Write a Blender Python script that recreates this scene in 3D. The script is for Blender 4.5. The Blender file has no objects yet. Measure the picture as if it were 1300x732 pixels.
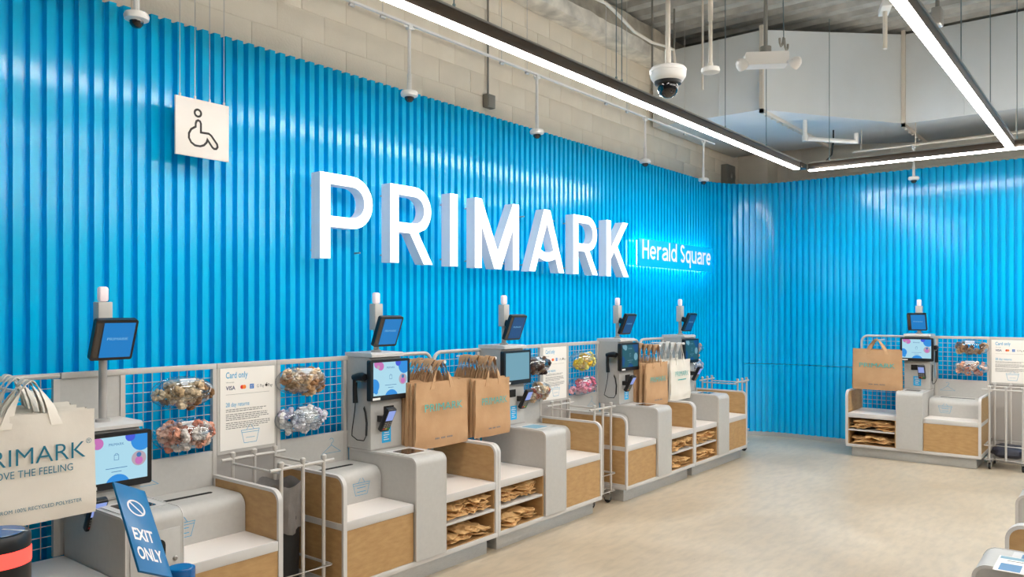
import bpy, bmesh, math, random
from math import sin, cos, pi, radians
from mathutils import Matrix, Vector, noise

S = bpy.context.scene
COL = S.collection
random.seed(7)

# ---------------------------------------------------------------- camera
YAW = math.atan2(788, 992)
cam = bpy.data.cameras.new('camera')
camo = bpy.data.objects.new('camera', cam)
COL.objects.link(camo)
camo.location = (0, 0, 1.7)
camo.rotation_euler = (pi / 2, 0, YAW - pi / 2)
cam.sensor_width = 36
cam.lens = 992 / 1300 * 36
cam.shift_y = 26 / 1300
cam.clip_start = 0.05
S.camera = camo

# ---------------------------------------------------------------- world, exposure
W = bpy.data.worlds.new('world')
S.world = W
W.use_nodes = True
W.node_tree.nodes['Background'].inputs[0].default_value = (0.95, 0.97, 1.0, 1)
W.node_tree.nodes['Background'].inputs[1].default_value = 1.1
TUBE = 58.0            # radiance of the light diffusers
S.view_settings.view_transform = 'Standard'
S.view_settings.look = 'None'
S.view_settings.exposure = 0.0
S.view_settings.gamma = 1.0
S.view_settings.use_curve_mapping = False

# ---------------------------------------------------------------- materials
def lin(c):
    return tuple((x / 12.92 if x <= 0.04045 else ((x + 0.055) / 1.055) ** 2.4) for x in (v / 255 for v in c)) + (1,)

def mat(name, c, rough=0.5, metal=0.0, spec=0.5, var=0.0, scale=8.0, stretch=None, bump=0.0, bscale=None, emit=None, es=0.0, c2=None, rvar=0.0, detail=4.0):
    m = bpy.data.materials.new(name)
    m.use_nodes = True
    nt = m.node_tree
    b = nt.nodes['Principled BSDF']
    b.inputs['Base Color'].default_value = lin(c)
    b.inputs['Roughness'].default_value = rough
    b.inputs['Metallic'].default_value = metal
    b.inputs['Specular IOR Level'].default_value = spec
    if emit:
        b.inputs['Emission Color'].default_value = lin(emit)
        b.inputs['Emission Strength'].default_value = es
    if var or bump or c2:
        tc = nt.nodes.new('ShaderNodeTexCoord')
        mp = nt.nodes.new('ShaderNodeMapping')
        nt.links.new(tc.outputs['Object'], mp.inputs['Vector'])
        if stretch:
            mp.inputs['Scale'].default_value = stretch
        n = nt.nodes.new('ShaderNodeTexNoise')
        n.inputs['Scale'].default_value = scale
        n.inputs['Detail'].default_value = detail
        nt.links.new(mp.outputs[0], n.inputs['Vector'])
        if var or c2:
            r = nt.nodes.new('ShaderNodeValToRGB')
            r.color_ramp.elements[0].position = 0.3
            r.color_ramp.elements[1].position = 0.7
            a = c2 if c2 else tuple(max(0, v * (1 - var)) for v in c)
            d = c if c2 else tuple(min(255, v * (1 + var * 0.6)) for v in c)
            r.color_ramp.elements[0].color = lin(a)
            r.color_ramp.elements[1].color = lin(d)
            nt.links.new(n.outputs['Fac'], r.inputs[0])
            nt.links.new(r.outputs[0], b.inputs['Base Color'])
        if rvar:
            mr = nt.nodes.new('ShaderNodeMapRange')
            mr.inputs['To Min'].default_value = rough - rvar
            mr.inputs['To Max'].default_value = rough + rvar
            nt.links.new(n.outputs['Fac'], mr.inputs['Value'])
            nt.links.new(mr.outputs[0], b.inputs['Roughness'])
        if bump:
            n2 = n
            if bscale:
                n2 = nt.nodes.new('ShaderNodeTexNoise')
                n2.inputs['Scale'].default_value = bscale
                n2.inputs['Detail'].default_value = 5
                nt.links.new(mp.outputs[0], n2.inputs['Vector'])
            bp = nt.nodes.new('ShaderNodeBump')
            bp.inputs['Strength'].default_value = bump
            bp.inputs['Distance'].default_value = 0.01
            nt.links.new(n2.outputs['Fac'], bp.inputs['Height'])
            nt.links.new(bp.outputs[0], b.inputs['Normal'])
    return m

def emat(name, c, s):
    return mat(name, (0, 0, 0), 0.4, emit=c, es=s, spec=0.3)

def clear_mat(name, tint=(255, 255, 255), gloss=0.12):
    m = bpy.data.materials.new(name)
    m.use_nodes = True
    nt = m.node_tree
    for n in list(nt.nodes):
        if n.type != 'OUTPUT_MATERIAL':
            nt.nodes.remove(n)
    out = [n for n in nt.nodes if n.type == 'OUTPUT_MATERIAL'][0]
    t = nt.nodes.new('ShaderNodeBsdfTransparent')
    t.inputs[0].default_value = lin(tint)
    g = nt.nodes.new('ShaderNodeBsdfGlossy')
    g.inputs['Roughness'].default_value = 0.12
    lw = nt.nodes.new('ShaderNodeLayerWeight')
    lw.inputs['Blend'].default_value = gloss
    mx = nt.nodes.new('ShaderNodeMixShader')
    nt.links.new(lw.outputs['Facing'], mx.inputs[0])
    nt.links.new(t.outputs[0], mx.inputs[1])
    nt.links.new(g.outputs[0], mx.inputs[2])
    nt.links.new(mx.outputs[0], out.inputs['Surface'])
    return m

M = {}
M['blue'] = mat('blue_paint', (0, 188, 243), 0.15, spec=0.42, var=0.03, scale=1.5)
M['cmu'] = mat('cream_block_paint', (232, 223, 207), 0.75, var=0.03, scale=3, bump=0.25, bscale=60)
M['mortar'] = mat('cream_joint_paint', (224, 215, 199), 0.85)
M['beam'] = mat('rough_grey_concrete', (172, 164, 150), 0.95, var=0.2, scale=4, bump=0.4, bscale=16)
M['spray'] = mat('lit_sprayed_concrete', (228, 223, 213), 0.95, var=0.16, scale=5, bump=0.45, bscale=13)  # sprayed lower part of the beam, painted paler for the light it catches
M['deck'] = mat('galvanised_deck', (190, 189, 184), 0.5, metal=0.15, var=0.12, scale=5)
M['grey'] = mat('light_grey_powder_coat', (187, 185, 181), 0.42, spec=0.4, var=0.015, scale=40)
M['greyd'] = mat('mid_grey_powder_coat', (172, 168, 164), 0.45, spec=0.4)
M['edge'] = mat('pale_grey_edge', (204, 201, 198), 0.35, spec=0.5)
M['steel'] = mat('brushed_steel', (196, 198, 199), 0.36, metal=0.6, var=0.05, scale=30, stretch=(1, 1, 14))
M['wood'] = mat('tan_wood_board', (190, 154, 106), 0.5, spec=0.35, c2=(174, 137, 92), scale=14, stretch=(1, 1, 3), bump=0.06, bscale=120, detail=8)
M['lam'] = mat('pale_laminate', (238, 230, 224), 0.38)
M['white'] = mat('white_plastic', (235, 233, 230), 0.4)
M['black'] = mat('black_plastic', (22, 23, 26), 0.35)
M['rubber'] = mat('black_rubber', (30, 30, 31), 0.6)
M['dark'] = mat('slot_shade', (25, 23, 22), 0.8)  # flat dark patches stand in for the shade inside slots
M['bronze'] = mat('dark_bronze_profile', (96, 86, 78), 0.35, metal=0.7)
M['silver'] = mat('silver_profile', (176, 174, 170), 0.35, metal=0.7)
M['cable'] = mat('teal_grey_cable', (108, 128, 134), 0.4, metal=0.4)
M['wire'] = mat('silver_wire', (196, 196, 196), 0.35, metal=0.3)
M['frame'] = mat('satin_grey_tube', (196, 192, 187), 0.4, metal=0.1)
M['duct'] = mat('white_duct_paint', (226, 231, 234), 0.5, var=0.02, scale=2)
M['ctube'] = mat('cream_paint_tube', (222, 214, 202), 0.5)
M['kraft'] = mat('brown_kraft_paper', (202, 164, 126), 0.75, spec=0.2, c2=(186, 146, 108), scale=5, bump=0.25, bscale=16)
M['kraft2'] = mat('light_kraft_paper', (228, 188, 134), 0.75, spec=0.2, c2=(206, 162, 108), scale=14, bump=0.5, bscale=40)
M['whitebag'] = mat('off_white_woven_bag', (232, 225, 214), 0.6, spec=0.3, var=0.02, scale=5, bump=0.2, bscale=14)
M['teal'] = mat('teal_print', (0, 112, 140), 0.5)
M['aqua'] = mat('aqua_print', (64, 176, 172), 0.6)
M['icon'] = mat('blue_line_print', (48, 160, 206), 0.5)
M['sticker'] = mat('bright_blue_sticker', (28, 172, 232), 0.5)
M['navyprint'] = mat('navy_print', (28, 36, 92), 0.5)
M['textgrey'] = mat('grey_print', (120, 118, 118), 0.6)
M['inkblack'] = mat('black_print', (46, 42, 40), 0.6)
M['orange'] = mat('orange_print', (240, 130, 40), 0.6)
M['red'] = mat('red_print', (222, 50, 40), 0.6)
M['cardblue'] = mat('card_blue_print', (40, 110, 190), 0.6)
M['poster'] = mat('white_poster', (240, 236, 230), 0.5)
M['signblue'] = mat('blue_sign_board', (0, 104, 160), 0.3)
M['signtxt'] = mat('pale_sign_print', (232, 226, 228), 0.5)
M['signwhite'] = mat('white_sign_board', (236, 230, 224), 0.45)
M['letterside'] = mat('white_letter_return', (222, 226, 236), 0.4, emit=(200, 215, 240), es=0.12)
M['letterface'] = mat('lit_letter_face', (245, 245, 245), 0.4, emit=(255, 255, 255), es=1.3)
M['halo'] = emat('halo_light', (170, 245, 255), 24.0)
M['heraldface'] = mat('blue_name_board', (0, 176, 232), 0.35, emit=(0, 170, 230), es=0.38)
M['heraldtxt'] = mat('lit_lavender_letters', (225, 222, 245), 0.4, emit=(214, 214, 246), es=0.45)
M['tube'] = emat('lamp_diffuser', (255, 251, 244), TUBE)
M['added_uplight'] = emat('added_upward_glow', (255, 251, 244), TUBE * 0.16)  # for the added strips that brighten the deck and upper walls
M['lamp'] = mat('pink_white_status_lamp', (235, 225, 228), 0.3, emit=(255, 214, 222), es=0.18)
M['scr'] = emat('screen_pale_blue', (176, 222, 240), 0.95)
M['scrdim'] = emat('screen_dim_blue', (120, 168, 186), 0.9)
M['scrtealdark'] = emat('screen_dark_teal', (40, 98, 112), 0.8)
M['scrblue'] = emat('screen_blob_blue', (50, 146, 226), 0.95)
M['scrindigo'] = emat('screen_blob_indigo', (70, 90, 220), 0.95)
M['scrpink'] = emat('screen_blob_pink', (206, 120, 190), 0.9)
M['scrrose'] = emat('screen_photo_rose', (196, 176, 190), 0.85)
M['scrtext'] = emat('screen_text_blue', (70, 130, 190), 0.8)
M['mon'] = emat('monitor_blue', (24, 130, 206), 0.9)
M['mondark'] = emat('monitor_dark_blue', (20, 84, 140), 0.8)
M['montxt'] = emat('monitor_text', (130, 196, 236), 0.9)
M['termscr'] = emat('terminal_screen', (150, 170, 235), 0.9)
M['keyred'] = mat('red_key', (200, 60, 50), 0.5)
M['keygreen'] = mat('green_key', (50, 170, 90), 0.5)
M['keyyellow'] = mat('yellow_key', (220, 180, 60), 0.5)
M['glassdark'] = mat('scanner_glass', (60, 50, 44), 0.08, spec=0.8)
M['domeglass'] = mat('smoked_dome', (20, 20, 24), 0.06, spec=0.9)
M['pod'] = clear_mat('clear_plastic', (240, 244, 248), 0.3)
M['redglow'] = emat('red_gate_light', (255, 70, 60), 2.6)
M['bluering'] = mat('translucent_blue_ring', (0, 92, 160), 0.2, spec=0.6)
M['liner'] = mat('grey_bin_liner', (126, 122, 120), 0.35, spec=0.5, var=0.15, scale=9, bump=0.8, bscale=12)
M['darkbag'] = mat('dark_fabric_bag', (46, 48, 62), 0.5, var=0.3, scale=12, bump=0.8, bscale=18)
M['galv'] = mat('grey_galvanised_box', (140, 138, 132), 0.5, metal=0.5)
M['midwall'] = mat('mid_grey_wall_paint', (128, 126, 122), 0.7)
M['floor'] = None

def floor_mat():
    m = mat('polished_beige_concrete', (205, 187, 160), 0.34, spec=0.4)
    nt = m.node_tree
    b = nt.nodes['Principled BSDF']
    tc = nt.nodes.new('ShaderNodeTexCoord')
    def nz(scale, detail, st=(1, 1, 1), dist=0.0):
        mp = nt.nodes.new('ShaderNodeMapping')
        mp.inputs['Scale'].default_value = st
        nt.links.new(tc.outputs['Object'], mp.inputs[0])
        n = nt.nodes.new('ShaderNodeTexNoise')
        n.inputs['Scale'].default_value = scale
        n.inputs['Detail'].default_value = detail
        n.inputs['Distortion'].default_value = dist
        nt.links.new(mp.outputs[0], n.inputs['Vector'])
        return n
    a = nz(0.9, 6, (1, 1, 1), 0.6)
    d = nz(6, 8, (1.0, 3.0, 1))
    r = nt.nodes.new('ShaderNodeValToRGB')
    r.color_ramp.elements[0].position = 0.32
    r.color_ramp.elements[1].position = 0.68
    r.color_ramp.elements[0].color = lin((184, 167, 143))
    r.color_ramp.elements[1].color = lin((205, 190, 168))
    nt.links.new(a.outputs['Fac'], r.inputs[0])
    r2 = nt.nodes.new('ShaderNodeValToRGB')
    r2.color_ramp.elements[0].position = 0.3
    r2.color_ramp.elements[1].position = 0.6
    r2.color_ramp.elements[0].color = (0.82, 0.82, 0.82, 1)
    r2.color_ramp.elements[1].color = (1, 1, 1, 1)
    nt.links.new(d.outputs['Fac'], r2.inputs[0])
    sp = nz(38, 2)
    r3 = nt.nodes.new('ShaderNodeValToRGB')
    r3.color_ramp.elements[0].position = 0.22
    r3.color_ramp.elements[1].position = 0.3
    r3.color_ramp.elements[0].color = (0.78, 0.76, 0.72, 1)
    r3.color_ramp.elements[1].color = (1, 1, 1, 1)
    nt.links.new(sp.outputs['Fac'], r3.inputs[0])
    def mul(x, y):
        mm = nt.nodes.new('ShaderNodeMix')
        mm.data_type = 'RGBA'
        mm.blend_type = 'MULTIPLY'
        mm.inputs[0].default_value = 1
        nt.links.new(x, mm.inputs[6])
        nt.links.new(y, mm.inputs[7])
        return mm.outputs[2]
    nt.links.new(mul(mul(r.outputs[0], r2.outputs[0]), r3.outputs[0]), b.inputs['Base Color'])
    mr = nt.nodes.new('ShaderNodeMapRange')
    mr.inputs['To Min'].default_value = 0.26
    mr.inputs['To Max'].default_value = 0.46
    nt.links.new(d.outputs['Fac'], mr.inputs['Value'])
    nt.links.new(mr.outputs[0], b.inputs['Roughness'])
    return m
M['floor'] = floor_mat()

# ---------------------------------------------------------------- geometry helpers
def arc(cx, cy, r, a0, a1, n=8):
    return [(cx + r * cos(radians(a0 + (a1 - a0) * i / n)), cy + r * sin(radians(a0 + (a1 - a0) * i / n))) for i in range(n + 1)]

def rrect(x0, x1, y0, y1, r, n=4):
    return arc(x1 - r, y1 - r, r, 0, 90, n) + arc(x0 + r, y1 - r, r, 90, 180, n) + arc(x0 + r, y0 + r, r, 180, 270, n) + arc(x1 - r, y0 + r, r, 270, 360, n)

_text = {}
def text_geo(s, bold=0.0):
    k = (s, bold)
    if k not in _text:
        c = bpy.data.curves.new('t', 'FONT')
        c.body = s
        c.size = 1.0
        c.resolution_u = 3
        c.offset = bold
        o = bpy.data.objects.new('t', c)
        COL.objects.link(o)
        dg = bpy.context.evaluated_depsgraph_get()
        me = bpy.data.meshes.new_from_object(o.evaluated_get(dg))
        vs = [tuple(v.co) for v in me.vertices]
        fs = [tuple(p.vertices) for p in me.polygons]
        bpy.data.objects.remove(o)
        bpy.data.curves.remove(c)
        bpy.data.meshes.remove(me)
        _text[k] = (vs, fs)
    return _text[k]

class G:
    def __init__(s):
        s.v = []; s.f = []; s.m = []
    def add(s, vs, fs, mi=0, T=None):
        n = len(s.v)
        if T is not None:
            vs = [tuple(T @ Vector(v)) for v in vs]
        s.v += [tuple(v) for v in vs]
        s.f += [tuple(i + n for i in f) for f in fs]
        s.m += [mi] * len(fs)
        return s
    def box(s, x0, x1, y0, y1, z0, z1, mi=0, b=0.0, T=None):
        if b:
            b = min(b, (x1 - x0) * .45, (y1 - y0) * .45, (z1 - z0) * .45)
            bm = bmesh.new()
            bmesh.ops.create_cube(bm, size=1)
            for v in bm.verts:
                v.co = Vector(((x0 + x1) / 2 + v.co.x * (x1 - x0), (y0 + y1) / 2 + v.co.y * (y1 - y0), (z0 + z1) / 2 + v.co.z * (z1 - z0)))
            bmesh.ops.bevel(bm, geom=bm.edges[:], offset=b, segments=2, profile=0.5, affect='EDGES')
            bm.verts.index_update()
            vs = [tuple(v.co) for v in bm.verts]
            fs = [tuple(v.index for v in f.verts) for f in bm.faces]
            bm.free()
            return s.add(vs, fs, mi, T)
        vs = [(x0, y0, z0), (x1, y0, z0), (x1, y1, z0), (x0, y1, z0), (x0, y0, z1), (x1, y0, z1), (x1, y1, z1), (x0, y1, z1)]
        fs = [(0, 3, 2, 1), (4, 5, 6, 7), (0, 1, 5, 4), (1, 2, 6, 5), (2, 3, 7, 6), (3, 0, 4, 7)]
        return s.add(vs, fs, mi, T)
    def prism(s, poly, ax, d0, d1, mi=0, T=None):
        # poly: 2D points; ax 'x': (y,z) extruded in x; 'y': (x,z); 'z': (x,y)
        def p(a, b, d):
            return {'x': (d, a, b), 'y': (a, d, b), 'z': (a, b, d)}[ax]
        n = len(poly)
        area = sum(poly[i][0] * poly[(i + 1) % n][1] - poly[(i + 1) % n][0] * poly[i][1] for i in range(n))
        if (area < 0) != (ax == 'y'):
            poly = poly[::-1]
        if d0 > d1:
            d0, d1 = d1, d0
        vs = [p(a, b, d0) for a, b in poly] + [p(a, b, d1) for a, b in poly]
        fs = [tuple(range(n))[::-1], tuple(range(n, 2 * n))] + [(i, (i + 1) % n, n + (i + 1) % n, n + i) for i in range(n)]
        return s.add(vs, fs, mi, T)
    def ring(s, outer, inner, ax, d0, d1, mi=0, T=None):
        def p(a, b, d):
            return {'x': (d, a, b), 'y': (a, d, b), 'z': (a, b, d)}[ax]
        n = len(outer)
        vs = [p(*q, d0) for q in outer] + [p(*q, d0) for q in inner] + [p(*q, d1) for q in outer] + [p(*q, d1) for q in inner]
        fs = []
        for i in range(n):
            j = (i + 1) % n
            fs += [(i, n + i, n + j, j), (2 * n + i, 2 * n + j, 3 * n + j, 3 * n + i), (i, j, 2 * n + j, 2 * n + i), (n + i, 3 * n + i, 3 * n + j, n + j)]
        return s.add(vs, fs, mi, T)
    def tube(s, pts, r, n=8, mi=0, closed=False, T=None, caps=True):
        P = [Vector(p) for p in pts]
        m = len(P)
        rs = r if isinstance(r, (list, tuple)) else [r] * m
        vs = []
        prev = None
        for i, p in enumerate(P):
            if closed:
                t = (P[(i + 1) % m] - P[i - 1])
            else:
                t = P[min(i + 1, m - 1)] - P[max(i - 1, 0)]
            t.normalize()
            if prev is None:
                a = Vector((0, 0, 1)) if abs(t.z) < 0.9 else Vector((1, 0, 0))
                u = t.cross(a).normalized()
            else:
                u = (prev - t * prev.dot(t))
                u = u.normalized() if u.length > 1e-6 else t.orthogonal().normalized()
            prev = u
            w = t.cross(u)
            for k in range(n):
                an = 2 * pi * k / n
                vs.append(tuple(p + (u * cos(an) + w * sin(an)) * rs[i]))
        fs = []
        for i in range(m if closed else m - 1):
            j = (i + 1) % m
            for k in range(n):
                l = (k + 1) % n
                fs.append((i * n + k, i * n + l, j * n + l, j * n + k))
        if caps and not closed:
            fs += [tuple(range(n))[::-1], tuple(range((m - 1) * n, m * n))]
        return s.add(vs, fs, mi, T)
    def lathe(s, prof, n=20, mi=0, T=None):
        vs = []; fs = []
        for r, z in prof:
            for k in range(n):
                vs.append((r * cos(2 * pi * k / n), r * sin(2 * pi * k / n), z))
        for i in range(len(prof) - 1):
            for k in range(n):
                l = (k + 1) % n
                fs.append((i * n + k, i * n + l, (i + 1) * n + l, (i + 1) * n + k))
        fs += [tuple(range(n))[::-1], tuple(range((len(prof) - 1) * n, len(prof) * n))]
        return s.add(vs, fs, mi, T)
    def disc(s, x, y, r, n=20, mi=0, T=None, ry=None, w=0.0):
        ry = ry or r
        return s.add([(x + r * cos(2 * pi * k / n), y + ry * sin(2 * pi * k / n), w) for k in range(n)], [tuple(range(n))], mi, T)
    def stroke(s, pts, wd, mi=0, T=None, closed=False, w=0.0):
        m = len(pts)
        L = [];R_ = []
        for i in range(m):
            a = Vector(pts[i - 1]) if (closed or i) else Vector(pts[0])
            b = Vector(pts[i])
            c = Vector(pts[(i + 1) % m]) if (closed or i < m - 1) else Vector(pts[i])
            d1 = (b - a); d2 = (c - b)
            if d1.length < 1e-9: d1 = d2
            if d2.length < 1e-9: d2 = d1
            n1 = Vector((-d1.y, d1.x)).normalized(); n2 = Vector((-d2.y, d2.x)).normalized()
            nn = (n1 + n2)
            nn = nn.normalized() if nn.length > 1e-6 else n1
            k = wd / 2 / max(0.4, nn.dot(n1))
            L.append(b + nn * k); R_.append(b - nn * k)
        vs = [(p.x, p.y, w) for p in L] + [(p.x, p.y, w) for p in R_]
        fs = [(m + i, m + (i + 1) % m, (i + 1) % m, i) for i in range(m if closed else m - 1)]
        return s.add(vs, fs, mi, T)
    def rect(s, x0, x1, y0, y1, mi=0, T=None, w=0.0):
        return s.add([(x0, y0, w), (x1, y0, w), (x1, y1, w), (x0, y1, w)], [(0, 1, 2, 3)], mi, T)
    def text(s, t, size, x, y, mi=0, T=None, align='c', width=None, w=0.0, bold=0.0):
        vs, fs = text_geo(t, bold)
        xs = [v[0] for v in vs]
        x0, x1 = min(xs), max(xs)
        kx = size if width is None else width / (x1 - x0)
        off = {'c': (x0 + x1) / 2, 'l': x0, 'r': x1}[align]
        return s.add([(x + (v[0] - off) * kx, y + v[1] * size, w) for v in vs], fs, mi, T)

def obj(name, g, mats, parent=None, T=None, smooth=True, loc=None, rot=None):
    vs, fs = g.v, g.f
    if T is not None:
        vs = [tuple(T @ Vector(v)) for v in vs]
        if T.determinant() < 0:
            fs = [f[::-1] for f in fs]
    me = bpy.data.meshes.new(name)
    me.from_pydata(vs, [], fs)
    if not isinstance(mats, (list, tuple)):
        mats = [mats]
    for m in mats:
        me.materials.append(M[m])
    if len(mats) > 1:
        me.polygons.foreach_set('material_index', g.m)
    if smooth:
        me.polygons.foreach_set('use_smooth', [True] * len(fs))
        me.set_sharp_from_angle(angle=radians(38))
    me.update()
    o = bpy.data.objects.new(name, me)
    COL.objects.link(o)
    if parent: o.parent = parent
    if loc: o.location = loc
    if rot: o.rotation_euler = rot
    return o

def tag(o, label=None, cat=None, group=None, kind=None):
    if label: o['label'] = label
    if cat: o['category'] = cat
    if group: o['group'] = group
    if kind: o['kind'] = kind
    return o

def thing(name, label, cat, loc=(0, 0, 0), rotz=0.0, group=None):
    o = bpy.data.objects.new(name, None)
    o.empty_display_size = 0.1
    COL.objects.link(o)
    o.location = loc
    o.rotation_euler = (0, 0, rotz)
    return tag(o, label, cat, group)

def inst(name, me, parent=None, loc=(0, 0, 0), rot=(0, 0, 0), scale=None):
    o = bpy.data.objects.new(name, me)
    COL.objects.link(o)
    if parent: o.parent = parent
    o.location = loc
    o.rotation_euler = rot
    if scale: o.scale = scale
    return o

def TF(x, y, z):            # print facing the viewer (-y): u->x, v->z
    return Matrix(((1, 0, 0, x), (0, 0, -1, y), (0, 1, 0, z), (0, 0, 0, 1)))
def TT(x, y, z):            # print lying on top: u->x, v->y
    return Matrix.Translation((x, y, z))

# ================================================================ SETTING
WY = 4.40      # face of the left cladding
WX = 10.40     # face of the back cladding
WT = 3.39      # top of the cladding
PER = 0.0785

g = G().box(-6, 13, -7, 5.2, -0.1, 0)
tag(obj('floor', g, 'floor'), 'polished beige concrete shop floor', 'floor', kind='structure')

# block walls: every block in view is a part
def block_wall(name, label, axis, plane, a0, a1, z0, z1, full):
    if axis == 'x':
        g = G().box(*full, plane + 0.005, plane + 0.25, 0, 5.05)
    else:
        g = G().box(plane + 0.005, plane + 0.25, *full, 0, 5.05)
    w = tag(obj(name, g, 'mortar'), label, 'wall', kind='structure')
    bw, bh, j = 0.40, 0.20, 0.005
    gb = G()
    if axis == 'x':
        gb.box(j / 2, bw - j / 2, 0, 0.03, j / 2, bh - j / 2, b=0.003)
    else:
        gb.box(0, 0.03, j / 2, bw - j / 2, j / 2, bh - j / 2, b=0.003)
    first = obj('block', gb, 'cmu', w)
    me = first.data
    k = 0
    nz = int(round((z1 - z0) / bh))
    for r in range(nz):
        off = (r % 2) * bw / 2
        x = a0 - off
        while x < a1:
            dy = random.uniform(0, 0.003)
            loc = (x, plane + dy, z0 + r * bh) if axis == 'x' else (plane + dy, x, z0 + r * bh)
            if k == 0:
                first.location = loc
            else:
                inst('block', me, w, loc)
            k += 1
            x += bw
    return w
wall_left = block_wall('wall_left', 'cream painted block wall above the blue cladding on the left', 'x', 4.60, 0.8, 11.3, 3.22, 4.62, (-6, 12))
wall_back = block_wall('wall_back', 'cream painted block wall above the blue cladding at the back', 'y', 11.60, -1.6, 4.5, 3.22, 4.42, (-7, 4.6))

# blue corrugated cladding: sheets with flutes, along the left wall, round the corner, along the back
RC = 0.80
def path_pt(s):
    """distance along the cladding from x=-1 -> point, inward normal"""
    L1 = (WX - RC) - (-1.0)
    La = RC * pi / 2
    if s <= L1:
        return Vector((-1.0 + s, WY)), Vector((0, -1))
    if s <= L1 + La:
        a = pi / 2 - (s - L1) / RC
        c = Vector((WX - RC, WY - RC))
        d = Vector((cos(a), sin(a)))
        return c + d * RC, -d
    return Vector((WX, WY - RC - (s - L1 - La))), Vector((-1, 0))
def sheet(parent, s0, n, z0, z1, nm='corrugated_panel'):
    prof = []
    for k in range(n):
        b = s0 + k * PER
        for ds, dp in ((0.0, 0), (0.041, 0), (0.046, -0.042), (0.0735, -0.042)):
            prof.append((b + ds, dp))
    prof.append((s0 + n * PER - 0.0004, 0))
    pts = []
    for s_, d_ in prof:
        p, nn = path_pt(s_)
        pts.append(p + nn * d_)
    vs = []
    for p in pts: vs.append((p.x, p.y, z0))
    for p in pts: vs.append((p.x, p.y, z1))
    # sheet thickness: back skin
    for i, (s_, d_) in enumerate(prof):
        p, nn = path_pt(s_)
        q = p + nn * (d_ - 0.012)
        vs.append((q.x, q.y, z1))
    m = len(pts)
    fs = []
    for i in range(m - 1):
        fs.append((i, i + 1, m + i + 1, m + i))
        fs.append((m + i, m + i + 1, 2 * m + i + 1, 2 * m + i))
    g = G().add(vs, fs)
    return obj(nm, g, 'blue', parent, smooth=False)
NF = 12
s = 0.0
L1 = (WX - RC) + 1.0
total = int((L1 + RC * pi / 2 + 6.2) / PER)
k = 0
while k < total:
    s0 = k * PER
    par = wall_left if s0 < L1 + 0.5 else wall_back
    p, nn = path_pt(s0 + NF * PER / 2)
    if p.x > WX - 0.01 and 2.7 < p.y < 3.75:
        sheet(par, s0, NF, 0.045, 0.96)
        sheet(par, s0, NF, 0.966, WT)
    else:
        sheet(par, s0, NF, 0.045, WT)
    k += NF
tag(obj('wall_near', G().box(-4.2, -4.0, -7, 5.2, 0, 5.05), 'midwall'), 'unseen grey wall behind the camera, added to shut out light', 'wall', kind='structure')  # added to keep light off the side faces of the flutes
tag(obj('wall_right', G().box(-4.2, 13, -7.2, -7.0, 0, 5.05), 'midwall'), 'unseen grey wall far right, added to cut light and reflections', 'wall', kind='structure')  # added to cut the open-side brightness mirrored in the blue paint
# skirting
g = G()
pts_o = []
ss = [0, L1] + [L1 + RC * pi / 2 * i / 10 for i in range(1, 11)] + [L1 + RC * pi / 2 + 6.2]
def skirt(a, b):
    g = G()
    q = [x for x in ss if a < x < b]
    q = [a] + q + [b]
    vs = []
    for x in q:
        p, nn = path_pt(x)
        for d, z in ((0.004, 0.001), (0.004, 0.05), (-0.04, 0.05)):
            r = p + nn * d
            vs.append((r.x, r.y, z))
    fs = []
    for i in range(len(q) - 1):
        for c in range(2):
            fs.append((i * 3 + c, i * 3 + 3 + c, i * 3 + 4 + c, i * 3 + 1 + c))
    return g.add(vs, fs)
tag(obj('baseboard_left', skirt(0, L1 + 0.4), 'steel'), 'grey metal skirting under the left cladding', 'skirting', kind='structure')
tag(obj('baseboard_back', skirt(L1 + 0.4, L1 + RC * pi / 2 + 6.2), 'steel'), 'grey metal skirting under the back cladding', 'skirting', kind='structure')

# ceiling: ribbed deck in sheets
DZ = 5.0
ceil = tag(obj('ceiling', G().box(-6, 13, -7, 5.2, DZ + 0.13, DZ + 0.2), 'deck'), 'ribbed galvanised metal deck ceiling', 'ceiling', kind='structure')
prof = []
for k in range(3):
    b = k * 0.3
    prof += [(b, 0.0), (b + 0.13, 0.0), (b + 0.17, 0.09), (b + 0.26, 0.09)]
prof.append((0.899, 0.0))
vs = [(x, -7, z) for x, z in prof] + [(x, 5.0, z) for x, z in prof]
m = len(prof)
gd = G().add(vs, [(i, i + 1, m + i + 1, m + i) for i in range(m - 1)])
d0 = obj('deck_panel', gd, 'deck', ceil, loc=(-6, 0, DZ), smooth=False)
for i in range(1, 21):
    inst('deck_panel', d0.data, ceil, (-6 + 0.9 * i, 0, DZ))

# rough concrete beam along the left wall
bz0, bz1, by0, by1 = 4.60, 4.96, 4.36, 4.60
nx = 150
vs = []; fs = []; mi = []
prof = [(by1, bz0 + 0.01), (by1 - 0.08, bz0), (by1 - 0.16, bz0 + 0.005), (by0 + 0.01, bz0 + 0.01), (by0, bz0 + 0.05), (by0, bz0 + 0.15), (by0 + 0.01, bz0 + 0.25), (by0 + 0.005, bz1), (by1, bz1)]
for i in range(nx + 1):
    x = 1.0 + 10.4 * i / nx
    for q, (y, z) in enumerate(prof):
        n1 = noise.noise(Vector((x * 3, y * 5, z * 5 + q))) * 0.022 + noise.noise(Vector((x * 11, q * 3.1, 2))) * 0.014
        if q in (0, 8): n1 *= 0.3
        vs.append((x, y + (n1 if q >= 3 else n1 * .4), z + (n1 if q < 5 else 0)))
m = len(prof)
for i in range(nx):
    for q in range(m - 1):
        fs.append((i * m + q, i * m + q + 1, (i + 1) * m + q + 1, (i + 1) * m + q))
        mi.append(0 if q < 5 else 1)
g = G(); g.v = vs; g.f = [f[::-1] for f in fs]; g.m = mi
tag(obj('trim_1', g, ['spray', 'beam']), 'rough grey concrete beam running along the top of the left wall', 'beam', kind='structure')

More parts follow.
